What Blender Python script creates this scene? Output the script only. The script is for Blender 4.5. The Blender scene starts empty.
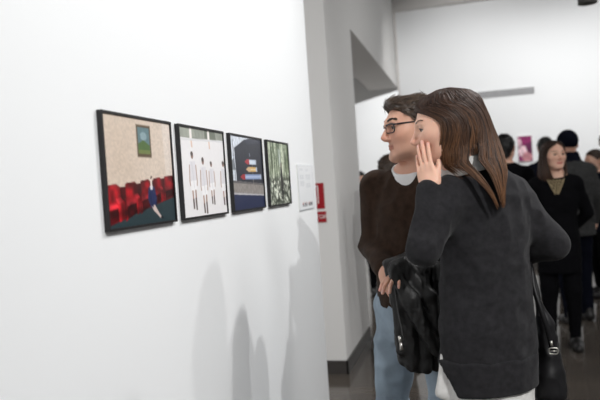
import bpy, math, random
import numpy as np
from mathutils import Vector, Matrix

random.seed(4)
RNG = np.random.default_rng(7)
SC = bpy.context.scene
COL = SC.collection

# ------------------------------------------------------------------ camera
FPX = 640.0
ROLL = math.radians(3.8)
AZ = math.atan(169.2 / FPX)
PITCH = math.atan(12.8 / FPX)
CAM = np.array([0.87, 0.0, 1.41])
_F = np.array([-math.sin(AZ) * math.cos(PITCH), math.cos(AZ) * math.cos(PITCH), -math.sin(PITCH)])
_R0 = np.array([math.cos(AZ), math.sin(AZ), 0.0])
_U0 = np.cross(_R0, _F)
_R = math.cos(ROLL) * _R0 - math.sin(ROLL) * _U0
_U = math.sin(ROLL) * _R0 + math.cos(ROLL) * _U0


def W(px, py, d):
    """the place seen at a pixel, d metres along the view axis"""
    return CAM + d * (_F + (px - 300) / FPX * _R + (200 - py) / FPX * _U)


def ray(px, py):
    return _F + (px - 300) / FPX * _R + (200 - py) / FPX * _U


def on_plane(px, py, axis, value):
    r = ray(px, py)
    return CAM + r * (value - CAM[axis]) / r[axis]


cd = bpy.data.cameras.new('camera')
cam = bpy.data.objects.new('camera', cd)
COL.objects.link(cam)
m = Matrix(((_R[0], _U[0], -_F[0], CAM[0]), (_R[1], _U[1], -_F[1], CAM[1]), (_R[2], _U[2], -_F[2], CAM[2]), (0, 0, 0, 1)))
cam.matrix_world = m
cd.sensor_width = 36
cd.lens = FPX * 36 / 600
cd.clip_start = 0.05
cd.dof.use_dof = True
cd.dof.focus_distance = 2.2
cd.dof.aperture_fstop = 2.6
SC.camera = cam
SC.view_settings.view_transform = 'Standard'
SC.view_settings.look = 'None'
SC.view_settings.gamma = 1
SC.view_settings.use_curve_mapping = False
SC.view_settings.exposure = 0.14
SC.cycles.use_denoising = True
SC.cycles.max_bounces = 8
SC.cycles.diffuse_bounces = 5
SC.cycles.sample_clamp_indirect = 6

# ------------------------------------------------------------------ helpers
def tag(o, label=None, cat=None, group=None, kind=None):
    if label: o['label'] = label
    if cat: o['category'] = cat
    if group: o['group'] = group
    if kind: o['kind'] = kind
    return o


def empty(name, loc, rz=0.0):
    o = bpy.data.objects.new(name, None)
    o.empty_display_size = 0.1
    o.location = [float(v) for v in loc]
    o.rotation_euler = (0, 0, rz)
    COL.objects.link(o)
    return o


def mesh(name, verts, faces, mats, parent=None, smooth=True, colors=None, midx=None):
    me = bpy.data.meshes.new(name)
    v = np.asarray(verts, dtype=float)
    me.from_pydata(v.tolist(), [], [list(map(int, f)) for f in faces])
    for mm in (mats if isinstance(mats, (list, tuple)) else [mats]):
        me.materials.append(mm)
    if midx is not None:
        me.polygons.foreach_set('material_index', np.asarray(midx, dtype=np.int32))
    if smooth:
        me.polygons.foreach_set('use_smooth', np.ones(len(me.polygons), dtype=bool))
    if colors is not None:
        at = me.color_attributes.new('Col', 'FLOAT_COLOR', 'POINT')
        c = np.ones((len(v), 4), dtype=np.float32)
        c[:, :3] = colors
        at.data.foreach_set('color', c.ravel())
    me.update()
    o = bpy.data.objects.new(name, me)
    if parent is not None:
        o.parent = parent
    COL.objects.link(o)
    return o


def join(*parts):
    """(verts, faces) pairs into one"""
    vs, fs, n = [], [], 0
    for v, f in parts:
        v = np.asarray(v, float)
        vs.append(v)
        fs += [[int(i) + n for i in q] for q in f]
        n += len(v)
    return np.concatenate(vs), fs


def box(lo, hi):
    x0, y0, z0 = lo
    x1, y1, z1 = hi
    v = [(x0, y0, z0), (x1, y0, z0), (x1, y1, z0), (x0, y1, z0), (x0, y0, z1), (x1, y0, z1), (x1, y1, z1), (x0, y1, z1)]
    f = [(0, 3, 2, 1), (4, 5, 6, 7), (0, 1, 5, 4), (1, 2, 6, 5), (2, 3, 7, 6), (3, 0, 4, 7)]
    return np.array(v, float), f


def tube(pts, r, sides=8, closed=False):
    pts = np.asarray(pts, float)
    n = len(pts)
    r = np.broadcast_to(np.asarray(r, float), (n,))
    t = np.gradient(pts, axis=0)
    if closed:
        t = np.roll(pts, -1, 0) - np.roll(pts, 1, 0)
    t /= np.linalg.norm(t, axis=1, keepdims=True) + 1e-9
    up = np.array([0, 0, 1.0]) if abs(t[0, 2]) < .9 else np.array([1.0, 0, 0])
    vs = []
    for i in range(n):
        a = np.cross(t[i], up); a /= np.linalg.norm(a) + 1e-9
        b = np.cross(a, t[i]); up = b
        for k in range(sides):
            an = 2 * math.pi * k / sides
            vs.append(pts[i] + r[i] * (math.cos(an) * a + math.sin(an) * b))
    fs = []
    for i in range(n if closed else n - 1):
        j = (i + 1) % n
        for k in range(sides):
            l = (k + 1) % sides
            fs.append((i * sides + k, i * sides + l, j * sides + l, j * sides + k))
    if not closed:
        fs.append(tuple(range(sides))[::-1])
        fs.append(tuple(range((n - 1) * sides, n * sides)))
    return np.array(vs), fs


def spline(ctrl, n):
    """catmull-rom through control points; ctrl (...,M,3) -> (...,n,3)"""
    c = np.asarray(ctrl, float)
    c = np.concatenate([2 * c[..., :1, :] - c[..., 1:2, :], c, 2 * c[..., -1:, :] - c[..., -2:-1, :]], axis=-2)
    M = c.shape[-2] - 3
    u = np.linspace(0, M - 1e-6, n)
    i = u.astype(int)
    t = (u - i)[:, None]
    p0, p1, p2, p3 = c[..., i, :], c[..., i + 1, :], c[..., i + 2, :], c[..., i + 3, :]
    return 0.5 * (2 * p1 + (p2 - p0) * t + (2 * p0 - 5 * p1 + 4 * p2 - p3) * t ** 2 + (3 * p1 - p0 - 3 * p2 + p3) * t ** 3)


def strands(lines, radii, sides=4, flat=1.0):
    """many tapered hair strands at once: lines (N,M,3), radii (M,) or (N,M)"""
    L = np.asarray(lines, float)
    N, M, _ = L.shape
    R_ = np.broadcast_to(np.asarray(radii, float), (N, M))
    t = np.gradient(L, axis=1)
    t /= np.linalg.norm(t, axis=2, keepdims=True) + 1e-9
    ref = RNG.normal(size=(N, 1, 3))
    a = np.cross(t, ref); a /= np.linalg.norm(a, axis=2, keepdims=True) + 1e-9
    b = np.cross(a, t)
    ang = np.arange(sides) * 2 * math.pi / sides
    V = L[:, :, None, :] + R_[:, :, None, None] * (np.cos(ang)[None, None, :, None] * a[:, :, None, :] + flat * np.sin(ang)[None, None, :, None] * b[:, :, None, :])
    idx = np.arange(N * M * sides).reshape(N, M, sides)
    nx = np.roll(idx, -1, axis=2)
    q = np.stack([idx[:, :-1], nx[:, :-1], nx[:, 1:], idx[:, 1:]], axis=-1).reshape(-1, 4)
    c = np.repeat(RNG.random(N), M * sides)
    tt = np.tile(np.repeat(np.linspace(0, 1, M), sides), N)
    return V.reshape(-1, 3), q.tolist(), np.stack([c, tt, c], 1)


# ---- implicit shapes, turned into meshes with surface nets
def smin(a, b, k):
    if k <= 0: return np.minimum(a, b)
    h = np.maximum(k - np.abs(a - b), 0) / k
    return np.minimum(a, b) - h * h * k * 0.25


def rc(a, b, r1, r2, k=0.02):
    a = np.array(a, np.float32); b = np.array(b, np.float32)
    def f(P):
        ba = b - a
        pa = P - a
        h = np.clip(pa @ ba / (ba @ ba + 1e-9), 0, 1)
        return np.linalg.norm(pa - h[:, None] * ba, axis=1) - (r1 + (r2 - r1) * h)
    return ('u', f, k)


def el(c, r, k=0.02, M=None):
    c = np.array(c, np.float32); r = np.array(r, np.float32)
    def f(P):
        p = P - c
        if M is not None: p = p @ np.array(M, np.float32)
        k0 = np.linalg.norm(p / r, axis=1)
        k1 = np.linalg.norm(p / (r * r), axis=1) + 1e-6
        return k0 * (k0 - 1) / k1
    return ('u', f, k)


def loft(sec, k=0.03, sq=2.0):
    """stack of ellipses (z, cx, cy, rx, ry); sq > 2 squares them"""
    s = np.array(sorted(sec), float)
    def f(P):
        z = P[:, 2]
        zz = np.clip(z, s[0, 0], s[-1, 0])
        cx, cy, rx, ry = (np.interp(zz, s[:, 0], s[:, i]) for i in (1, 2, 3, 4))
        q = (np.abs((P[:, 0] - cx) / rx) ** sq + np.abs((P[:, 1] - cy) / ry) ** sq) ** (1 / sq)
        d = (q - 1) * np.minimum(rx, ry)
        return np.maximum(d, np.maximum(s[0, 0] - z, z - s[-1, 0]))
    return ('u', f, k)


def sub(prim, k=0.01):
    return ('s', prim[1], k)


def keep(fn):
    """intersect with fn(P) <= 0"""
    return ('i', fn, 0)


def evalf(prims, P):
    d = np.full(len(P), 9.0, np.float32)
    for op, f, k in prims:
        v = f(P).astype(np.float32)
        if op == 'u': d = smin(d, v, k)
        elif op == 's': d = -smin(-d, v, k)
        else: d = np.maximum(d, v)
    return d


def nets(prims, lo, hi, h, relax=1):
    lo = np.array(lo, float); hi = np.array(hi, float)
    n = np.ceil((hi - lo) / h).astype(int) + 1
    ax = [lo[i] + h * np.arange(n[i]) for i in range(3)]
    D = np.empty(n, np.float32)
    yy, zz = np.meshgrid(ax[1], ax[2], indexing='ij')
    step = max(1, int(400000 // (n[1] * n[2])))
    for i in range(0, n[0], step):
        xs = ax[0][i:i + step]
        P = np.empty((len(xs), n[1], n[2], 3), np.float32)
        P[..., 0] = xs[:, None, None]; P[..., 1] = yy; P[..., 2] = zz
        D[i:i + step] = evalf(prims, P.reshape(-1, 3)).reshape(len(xs), n[1], n[2])
    # outer shell is always outside
    D[0] = D[-1] = 1; D[:, 0] = D[:, -1] = 1; D[:, :, 0] = D[:, :, -1] = 1
    S = D < 0
    cnt = np.zeros(n - 1); acc = np.zeros(tuple(n - 1) + (3,))
    def sl(o, a): return slice(o, n[a] - 1 + o)
    for axis in range(3):
        o1, o2 = [a for a in range(3) if a != axis]
        for p in (0, 1):
            for q in (0, 1):
                off = [0, 0, 0]; off[o1] = p; off[o2] = q
                offb = list(off); offb[axis] = 1
                A = D[sl(off[0], 0), sl(off[1], 1), sl(off[2], 2)]
                B = D[sl(offb[0], 0), sl(offb[1], 1), sl(offb[2], 2)]
                cr = (A < 0) != (B < 0)
                t = np.where(cr, A / np.where(cr, A - B, 1), 0)
                cnt += cr
                acc[..., axis] += t * cr
                acc[..., o1] += p * cr
                acc[..., o2] += q * cr
    act = cnt > 0
    ids = -np.ones(tuple(n - 1), int)
    ids[act] = np.arange(act.sum())
    cell = np.argwhere(act)
    V = lo + h * (cell + acc[act] / cnt[act][:, None])
    faces = []
    for axis in range(3):
        o1, o2 = (axis + 1) % 3, (axis + 2) % 3
        s0 = [slice(None)] * 3; s1 = [slice(None)] * 3
        s0[axis] = slice(0, n[axis] - 1); s1[axis] = slice(1, n[axis])
        A = S[tuple(s0)]; B = S[tuple(s1)]
        e = np.argwhere(A != B)
        e = e[(e[:, o1] > 0) & (e[:, o2] > 0) & (e[:, o1] < n[o1] - 1) & (e[:, o2] < n[o2] - 1)]
        ins = A[tuple(e.T)]
        def cid(d1, d2):
            c = e.copy(); c[:, o1] -= d1; c[:, o2] -= d2
            return ids[tuple(c.T)]
        q = np.stack([cid(1, 1), cid(0, 1), cid(0, 0), cid(1, 0)], 1)
        q[~ins] = q[~ins][:, ::-1]
        faces.append(q)
    F = np.concatenate(faces)
    F = F[(F >= 0).all(1)]
    for _ in range(relax):
        V = lap(V, F, 0.5)
    return V, F


def lap(V, F, w):
    s = np.zeros_like(V); c = np.zeros(len(V))
    for a in range(4):
        i, j = F[:, a], F[:, (a + 1) % 4]
        for ax in range(3):
            s[:, ax] += np.bincount(i, V[j, ax], len(V)) + np.bincount(j, V[i, ax], len(V))
        c += np.bincount(i, minlength=len(V)) + np.bincount(j, minlength=len(V))
    return V * (1 - w) + w * s / np.maximum(c, 1)[:, None]


def vnormals(V, F):
    fn = np.cross(V[F[:, 2]] - V[F[:, 0]], V[F[:, 3]] - V[F[:, 1]])
    N = np.zeros_like(V)
    for a in range(4):
        for ax in range(3):
            N[:, ax] += np.bincount(F[:, a], fn[:, ax], len(V))
    return N / (np.linalg.norm(N, axis=1, keepdims=True) + 1e-12)


_T = np.random.default_rng(3).random((64, 64, 64)) * 2 - 1
def vnoise(P):
    P = np.asarray(P, float)
    i = np.floor(P).astype(int); f = P - i; f = f * f * (3 - 2 * f)
    r = 0
    for dx in (0, 1):
        for dy in (0, 1):
            for dz in (0, 1):
                w = (f[:, 0] if dx else 1 - f[:, 0]) * (f[:, 1] if dy else 1 - f[:, 1]) * (f[:, 2] if dz else 1 - f[:, 2])
                r = r + w * _T[(i[:, 0] + dx) % 64, (i[:, 1] + dy) % 64, (i[:, 2] + dz) % 64]
    return r


def wrinkle(V, F, amp, scale, seed=0.0, octaves=2):
    """cloth folds: push the surface in and out along its normal"""
    N = vnormals(V, F)
    sc = np.array(scale, float)
    d = 0
    for o in range(octaves):
        v = vnoise(V * sc * (1.9 ** o) + seed + 7.3 * o)
        d = d + (1 - 2 * np.abs(v)) * 0.6 ** o
    d = d - d.mean()
    N = N * np.array([1, 1, .1])
    return V + N * (amp * d)[:, None]


def xf(M, V):
    M = np.array(M, float)
    return V @ M[:3, :3].T + M[:3, 3]


def rotz(a):
    c, s = math.cos(a), math.sin(a)
    return np.array([[c, -s, 0], [s, c, 0], [0, 0, 1.0]])


def rotx(a):
    c, s = math.cos(a), math.sin(a)
    return np.array([[1, 0, 0], [0, c, -s], [0, s, c]])


def roty(a):
    c, s = math.cos(a), math.sin(a)
    return np.array([[c, 0, s], [0, 1, 0], [-s, 0, c]])


def affine(R3, t, s=1.0):
    M = np.eye(4)
    M[:3, :3] = np.asarray(R3) * s
    M[:3, 3] = t
    return M


# ------------------------------------------------------------------ materials
def mat(name, color, rough=0.6, spec=0.3, metallic=0.0, vary=0.0, vscale=8.0, bump=0.0, bscale=200.0, bdist=0.002, sheen=0.0, attr=None, coat=0.0):
    mt = bpy.data.materials.new(name)
    mt.use_nodes = True
    nt = mt.node_tree
    b = nt.nodes['Principled BSDF']
    b.inputs['Roughness'].default_value = rough
    b.inputs['Specular IOR Level'].default_value = spec
    b.inputs['Metallic'].default_value = metallic
    b.inputs['Sheen Weight'].default_value = sheen
    b.inputs['Sheen Roughness'].default_value = 0.5
    b.inputs['Coat Weight'].default_value = coat
    col = (*color, 1)
    b.inputs['Base Color'].default_value = col
    tc = nt.nodes.new('ShaderNodeTexCoord')
    if vary > 0:
        no = nt.nodes.new('ShaderNodeTexNoise')
        no.inputs['Scale'].default_value = vscale
        no.inputs['Detail'].default_value = 4
        nt.links.new(tc.outputs['Object'], no.inputs['Vector'])
        rp = nt.nodes.new('ShaderNodeValToRGB')
        rp.color_ramp.elements[0].position = .3
        rp.color_ramp.elements[1].position = .7
        rp.color_ramp.elements[0].color = (*[c * (1 - vary) for c in color], 1)
        rp.color_ramp.elements[1].color = (*[min(1, c * (1 + vary)) for c in color], 1)
        nt.links.new(no.outputs['Fac'], rp.inputs['Fac'])
        nt.links.new(rp.outputs['Color'], b.inputs['Base Color'])
    if attr:
        va = nt.nodes.new('ShaderNodeVertexColor')
        va.layer_name = attr
        nt.links.new(va.outputs['Color'], b.inputs['Base Color'])
    if bump > 0:
        no = nt.nodes.new('ShaderNodeTexNoise')
        no.inputs['Scale'].default_value = bscale
        no.inputs['Detail'].default_value = 3
        nt.links.new(tc.outputs['Object'], no.inputs['Vector'])
        bp = nt.nodes.new('ShaderNodeBump')
        bp.inputs['Strength'].default_value = bump
        bp.inputs['Distance'].default_value = bdist
        nt.links.new(no.outputs['Fac'], bp.inputs['Height'])
        nt.links.new(bp.outputs['Normal'], b.inputs['Normal'])
    return mt


def hair_mat(name, dark, mid, tip, rough=0.45):
    """strand colour: differs from strand to strand and lightens towards the tips"""
    mt = mat(name, mid, rough, 0.35)
    nt = mt.node_tree
    b = nt.nodes['Principled BSDF']
    va = nt.nodes.new('ShaderNodeVertexColor'); va.layer_name = 'Col'
    sp = nt.nodes.new('ShaderNodeSeparateColor')
    nt.links.new(va.outputs['Color'], sp.inputs['Color'])
    r1 = nt.nodes.new('ShaderNodeValToRGB')
    r1.color_ramp.elements[0].color = (*dark, 1); r1.color_ramp.elements[1].color = (*mid, 1)
    nt.links.new(sp.outputs['Red'], r1.inputs['Fac'])
    mp = nt.nodes.new('ShaderNodeMath'); mp.operation = 'POWER'; mp.inputs[1].default_value = 1.6
    nt.links.new(sp.outputs['Green'], mp.inputs[0])
    mu = nt.nodes.new('ShaderNodeMath'); mu.operation = 'MULTIPLY'
    nt.links.new(mp.outputs[0], mu.inputs[0]); nt.links.new(sp.outputs['Red'], mu.inputs[1])
    mx = nt.nodes.new('ShaderNodeMixRGB')
    mx.inputs['Color2'].default_value = (*tip, 1)
    nt.links.new(mu.outputs[0], mx.inputs['Fac'])
    nt.links.new(r1.outputs['Color'], mx.inputs['Color1'])
    nt.links.new(mx.outputs['Color'], b.inputs['Base Color'])
    return mt


def s2l(c):
    c = np.asarray(c, float)
    return np.where(c <= .04045, c / 12.92, ((c + .055) / 1.055) ** 2.4)


def hexc(h):
    return tuple(s2l([int(h[i:i + 2], 16) / 255 for i in (0, 2, 4)]))


M_WALL = mat('white_wall_paint', (.83, .842, .852), .7, .2, bump=.15, bscale=90, bdist=.001)
M_PIER = mat('warm_white_wall_paint', (.78, .77, .755), .75, .2, bump=.15, bscale=90, bdist=.001)
M_CEIL = mat('dark_ceiling_paint', (.10, .10, .105), .8, .2)
M_BEAM = mat('grey_beam_paint', (.68, .66, .64), .7, .2)
M_SKIRT = mat('dark_skirting', (.055, .05, .047), .35, .4)
M_GRILL = mat('grey_vent_metal', (.42, .42, .43), .5, .4)
M_BLACK = mat('black_lacquer', (.014, .013, .014), .45, .4)
M_FIX = mat('grey_fixture', (.17, .17, .16), .5, .4)
M_RED = mat('red_sign', (.36, .012, .02), .4, .4)
M_WHITE = mat('white_print', (.8, .8, .78), .5, .3)
M_PRINT = mat('photo_print', (.5, .5, .5), .35, .35, attr='Col')
M_SKIN = mat('skin', (.6, .4, .3), .5, .35, attr='Col', bump=.06, bscale=350, bdist=.0006)
M_SKIN.node_tree.nodes['Principled BSDF'].inputs['Subsurface Weight'].default_value = .12
M_SKIN.node_tree.nodes['Principled BSDF'].inputs['Subsurface Radius'].default_value = (.008, .003, .0015)
M_SKIN.node_tree.nodes['Principled BSDF'].inputs['Subsurface Scale'].default_value = 1.0
M_EYE = mat('eye', (.7, .7, .7), .15, .5, attr='Col')

# floor: long dark boards, glossy
M_FLOOR = mat('dark_floor_boards', (.05, .042, .035), .16, .45)
nt = M_FLOOR.node_tree
b = nt.nodes['Principled BSDF']
tc = nt.nodes.new('ShaderNodeTexCoord')
br = nt.nodes.new('ShaderNodeTexBrick')
br.inputs['Scale'].default_value = 1.0
br.inputs['Brick Width'].default_value = 1.3
br.inputs['Row Height'].default_value = .19
br.inputs['Mortar Size'].default_value = .003
br.inputs['Color1'].default_value = (.115, .094, .076, 1)
br.inputs['Color2'].default_value = (.085, .071, .059, 1)
br.inputs['Mortar'].default_value = (.018, .016, .014, 1)
nt.links.new(tc.outputs['Object'], br.inputs['Vector'])
no = nt.nodes.new('ShaderNodeTexNoise'); no.inputs['Scale'].default_value = 6; no.inputs['Detail'].default_value = 6
mpn = nt.nodes.new('ShaderNodeMapping'); mpn.inputs['Scale'].default_value = (.6, 6, 1)
nt.links.new(tc.outputs['Object'], mpn.inputs['Vector']); nt.links.new(mpn.outputs['Vector'], no.inputs['Vector'])
mx = nt.nodes.new('ShaderNodeMixRGB'); mx.blend_type = 'MULTIPLY'; mx.inputs['Fac'].default_value = .6
nt.links.new(br.outputs['Color'], mx.inputs['Color1']); nt.links.new(no.outputs['Fac'], mx.inputs['Color2'])
gm = nt.nodes.new('ShaderNodeBrightContrast'); gm.inputs['Bright'].default_value = .012
nt.links.new(mx.outputs['Color'], gm.inputs['Color']); nt.links.new(gm.outputs['Color'], b.inputs['Base Color'])
mr = nt.nodes.new('ShaderNodeMapRange'); mr.inputs['To Min'].default_value = .05; mr.inputs['To Max'].default_value = .18
nt.links.new(no.outputs['Fac'], mr.inputs['Value']); nt.links.new(mr.outputs['Result'], b.inputs['Roughness'])

# ------------------------------------------------------------------ the room
CEIL = 4.3
PX = -0.083                       # plane of the piers' side face
YEND = on_plane(315.5, 187, 0, 0.0)[1]          # end of the hanging wall
P0 = on_plane(335.3, 187, 0, PX)[1]             # near face of the pier
P1 = on_plane(358.5, 160, 0, PX)[1]             # where the opening begins
YB = W(403, 181, 9.7)[1]                        # back wall
LINTEL = on_plane(352, 31, 0, PX)[2]
print('YEND', YEND, 'P0', P0, 'P1', P1, 'YB', YB, 'LINTEL', LINTEL)


def struct(name, vf, mt, parent=None, smooth=False):
    o = mesh(name, vf[0], vf[1], mt, parent, smooth)
    if parent is None: o['kind'] = 'structure'
    return o


XR = 7.5; YF = -3.5; YADJ = 16.0; XADJ = -5.0
struct('floor', box((XADJ - .2, YF - .2, -.1), (XR + .2, YADJ + .2, 0)), M_FLOOR)
struct('ceiling', box((XADJ - .2, YF - .2, CEIL), (XR + .2, YADJ + .2, CEIL + .1)), M_CEIL)
struct('wall_left', box((-.12, YF, 0), (0, YEND, CEIL)), M_WALL)
pier = join(box((PX - .42, P0, 0), (PX, P1, CEIL)), box((PX - .42, P1, LINTEL), (PX, YB, CEIL)))
struct('wall_pier', pier, M_PIER)
struct('wall_back', box((PX + .035, YB + .05, 0), (XR, YB + .2, CEIL - .30)), M_WALL)
struct('wall_back_recess', box((PX + .02, YB + .25, 0), (XR, YB + .4, CEIL)), M_BEAM)
struct('corner_shade_strip', box((PX, YB + .062, 0), (PX + .035, YB + .2, CEIL - .30)), M_BEAM)  # grey strip added in place of the shadow gap in the corner
struct('trim_beam', box((PX, YB - .06, CEIL - .35), (XR, YB + .22, CEIL - .17)), M_BEAM)
struct('wall_right', box((XR, YF, 0), (XR + .15, YB + .4, CEIL)), M_WALL)
struct('wall_front', box((XADJ, YF - .15, 0), (XR, YF, CEIL)), M_WALL)
# the room beyond the opening
struct('wall_beyond_left', box((XADJ - .15, YF, 0), (XADJ, YADJ, CEIL)), M_WALL)
struct('wall_beyond_back', box((XADJ, YADJ, 0), (PX + .5, YADJ + .15, CEIL)), M_PIER)
struct('wall_beyond_right', box((PX + .35, YB + .4, 0), (PX + .5, YADJ, CEIL)), M_PIER)
# low free-standing white wall seen through the opening
a = W(352, 105.5, 12.6); bq = W(402, 89, 11.0)
dirv = (bq - a)[:2]; dirv /= np.linalg.norm(dirv)
nrm = np.array([-dirv[1], dirv[0]])
h = (a[2] + bq[2]) / 2
q0 = a[:2] - dirv * .4; q1 = bq[:2]
v = [(*q0, 0), (*q1, 0), (*(q1 + nrm * .12), 0), (*(q0 + nrm * .12), 0)]
v = v + [(x, y, a[2] if i in (0, 3) else bq[2]) for i, (x, y, z) in enumerate(v)]
struct('wall_partition', (np.array(v), box((0, 0, 0), (1, 1, 1))[1]), M_WALL)
print('partition', a, bq)
# skirtings
struct('baseboard_pier', join(box((PX - .43, P0 - .012, 0), (PX + .012, P0, .10)), box((PX, P0 - .012, 0), (PX + .012, P1 + .002, .10))), M_SKIRT)
struct('baseboard_left', box((0, YF, 0), (.012, YEND, .08)), M_SKIRT)
struct('baseboard_back', box((PX + .06, YB + .035, 0), (XR, YB + .05, .10)), M_SKIRT)

# ------------------------------------------------------------------ prints
class Canvas:
    """a small painted photograph: colours on a fine grid, u to the right, v down"""
    def __init__(s, w, h, col):
        s.w, s.h = w, h
        s.a = np.ones((h, w, 3)) * np.array(col, float)
        s.u, s.v = np.meshgrid((np.arange(w) + .5) / w, (np.arange(h) + .5) / h)

    def poly(s, pts, col, alpha=1.0, soft=0.006):
        p = np.array(pts, float)
        d = np.full(s.u.shape, 9.0); ins = np.zeros(s.u.shape, bool)
        for i in range(len(p)):
            x0, y0 = p[i]; x1, y1 = p[(i + 1) % len(p)]
            c = ((y0 > s.v) != (y1 > s.v)) & (s.u < (x1 - x0) * (s.v - y0) / ((y1 - y0) or 1e-9) + x0)
            ins ^= c
            ex, ey = x1 - x0, y1 - y0
            t = np.clip(((s.u - x0) * ex + (s.v - y0) * ey) / (ex * ex + ey * ey + 1e-12), 0, 1)
            d = np.minimum(d, np.hypot(s.u - x0 - t * ex, s.v - y0 - t * ey))
        sd = np.where(ins, -d, d)
        m = np.clip(.5 - sd / soft, 0, 1)[..., None] * alpha
        s.a = s.a * (1 - m) + m * np.array(col, float)

    def oval(s, cu, cv, ru, rv, col, alpha=1.0):
        t = np.linspace(0, 2 * math.pi, 20, endpoint=False)
        s.poly(np.stack([cu + ru * np.cos(t), cv + rv * np.sin(t)], 1), col, alpha)

    def line(s, pts, w, col, alpha=1.0):
        for (x0, y0), (x1, y1) in zip(pts[:-1], pts[1:]):
            L = math.hypot(x1 - x0, y1 - y0) + 1e-9
            nx, ny = -(y1 - y0) / L * w / 2, (x1 - x0) / L * w / 2
            s.poly([(x0 + nx, y0 + ny), (x1 + nx, y1 + ny), (x1 - nx, y1 - ny), (x0 - nx, y0 - ny)], col, alpha)

    def rect(s, u0, v0, u1, v1, col, alpha=1.0):
        s.poly([(u0, v0), (u1, v0), (u1, v1), (u0, v1)], col, alpha)

    def grain(s, amp, scale, seed=0):
        P = np.stack([s.u.ravel() * scale[0], s.v.ravel() * scale[1], np.full(s.u.size, seed + .37)], 1)
        s.a = np.clip(s.a * (1 + amp * vnoise(P).reshape(s.u.shape + (1,))), 0, 1)


C_ = lambda h: np.array([int(h[i:i + 2], 16) / 255 for i in (0, 2, 4)])


def print_mesh(name, cv, origin, eu, ev, parent):
    """origin = top-left corner, eu along the width, ev down"""
    h, w = cv.h, cv.w
    uu = np.linspace(0, 1, w); vv = np.linspace(0, 1, h)
    U_, V_ = np.meshgrid(uu, vv)
    P = np.array(origin) + U_[..., None] * np.array(eu) + V_[..., None] * np.array(ev)
    idx = np.arange(w * h).reshape(h, w)
    q = np.stack([idx[:-1, :-1], idx[1:, :-1], idx[1:, 1:], idx[:-1, 1:]], -1).reshape(-1, 4)
    return mesh(name, P.reshape(-1, 3), q, M_PRINT, parent, False, colors=s2l(cv.a).reshape(-1, 3))


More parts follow.
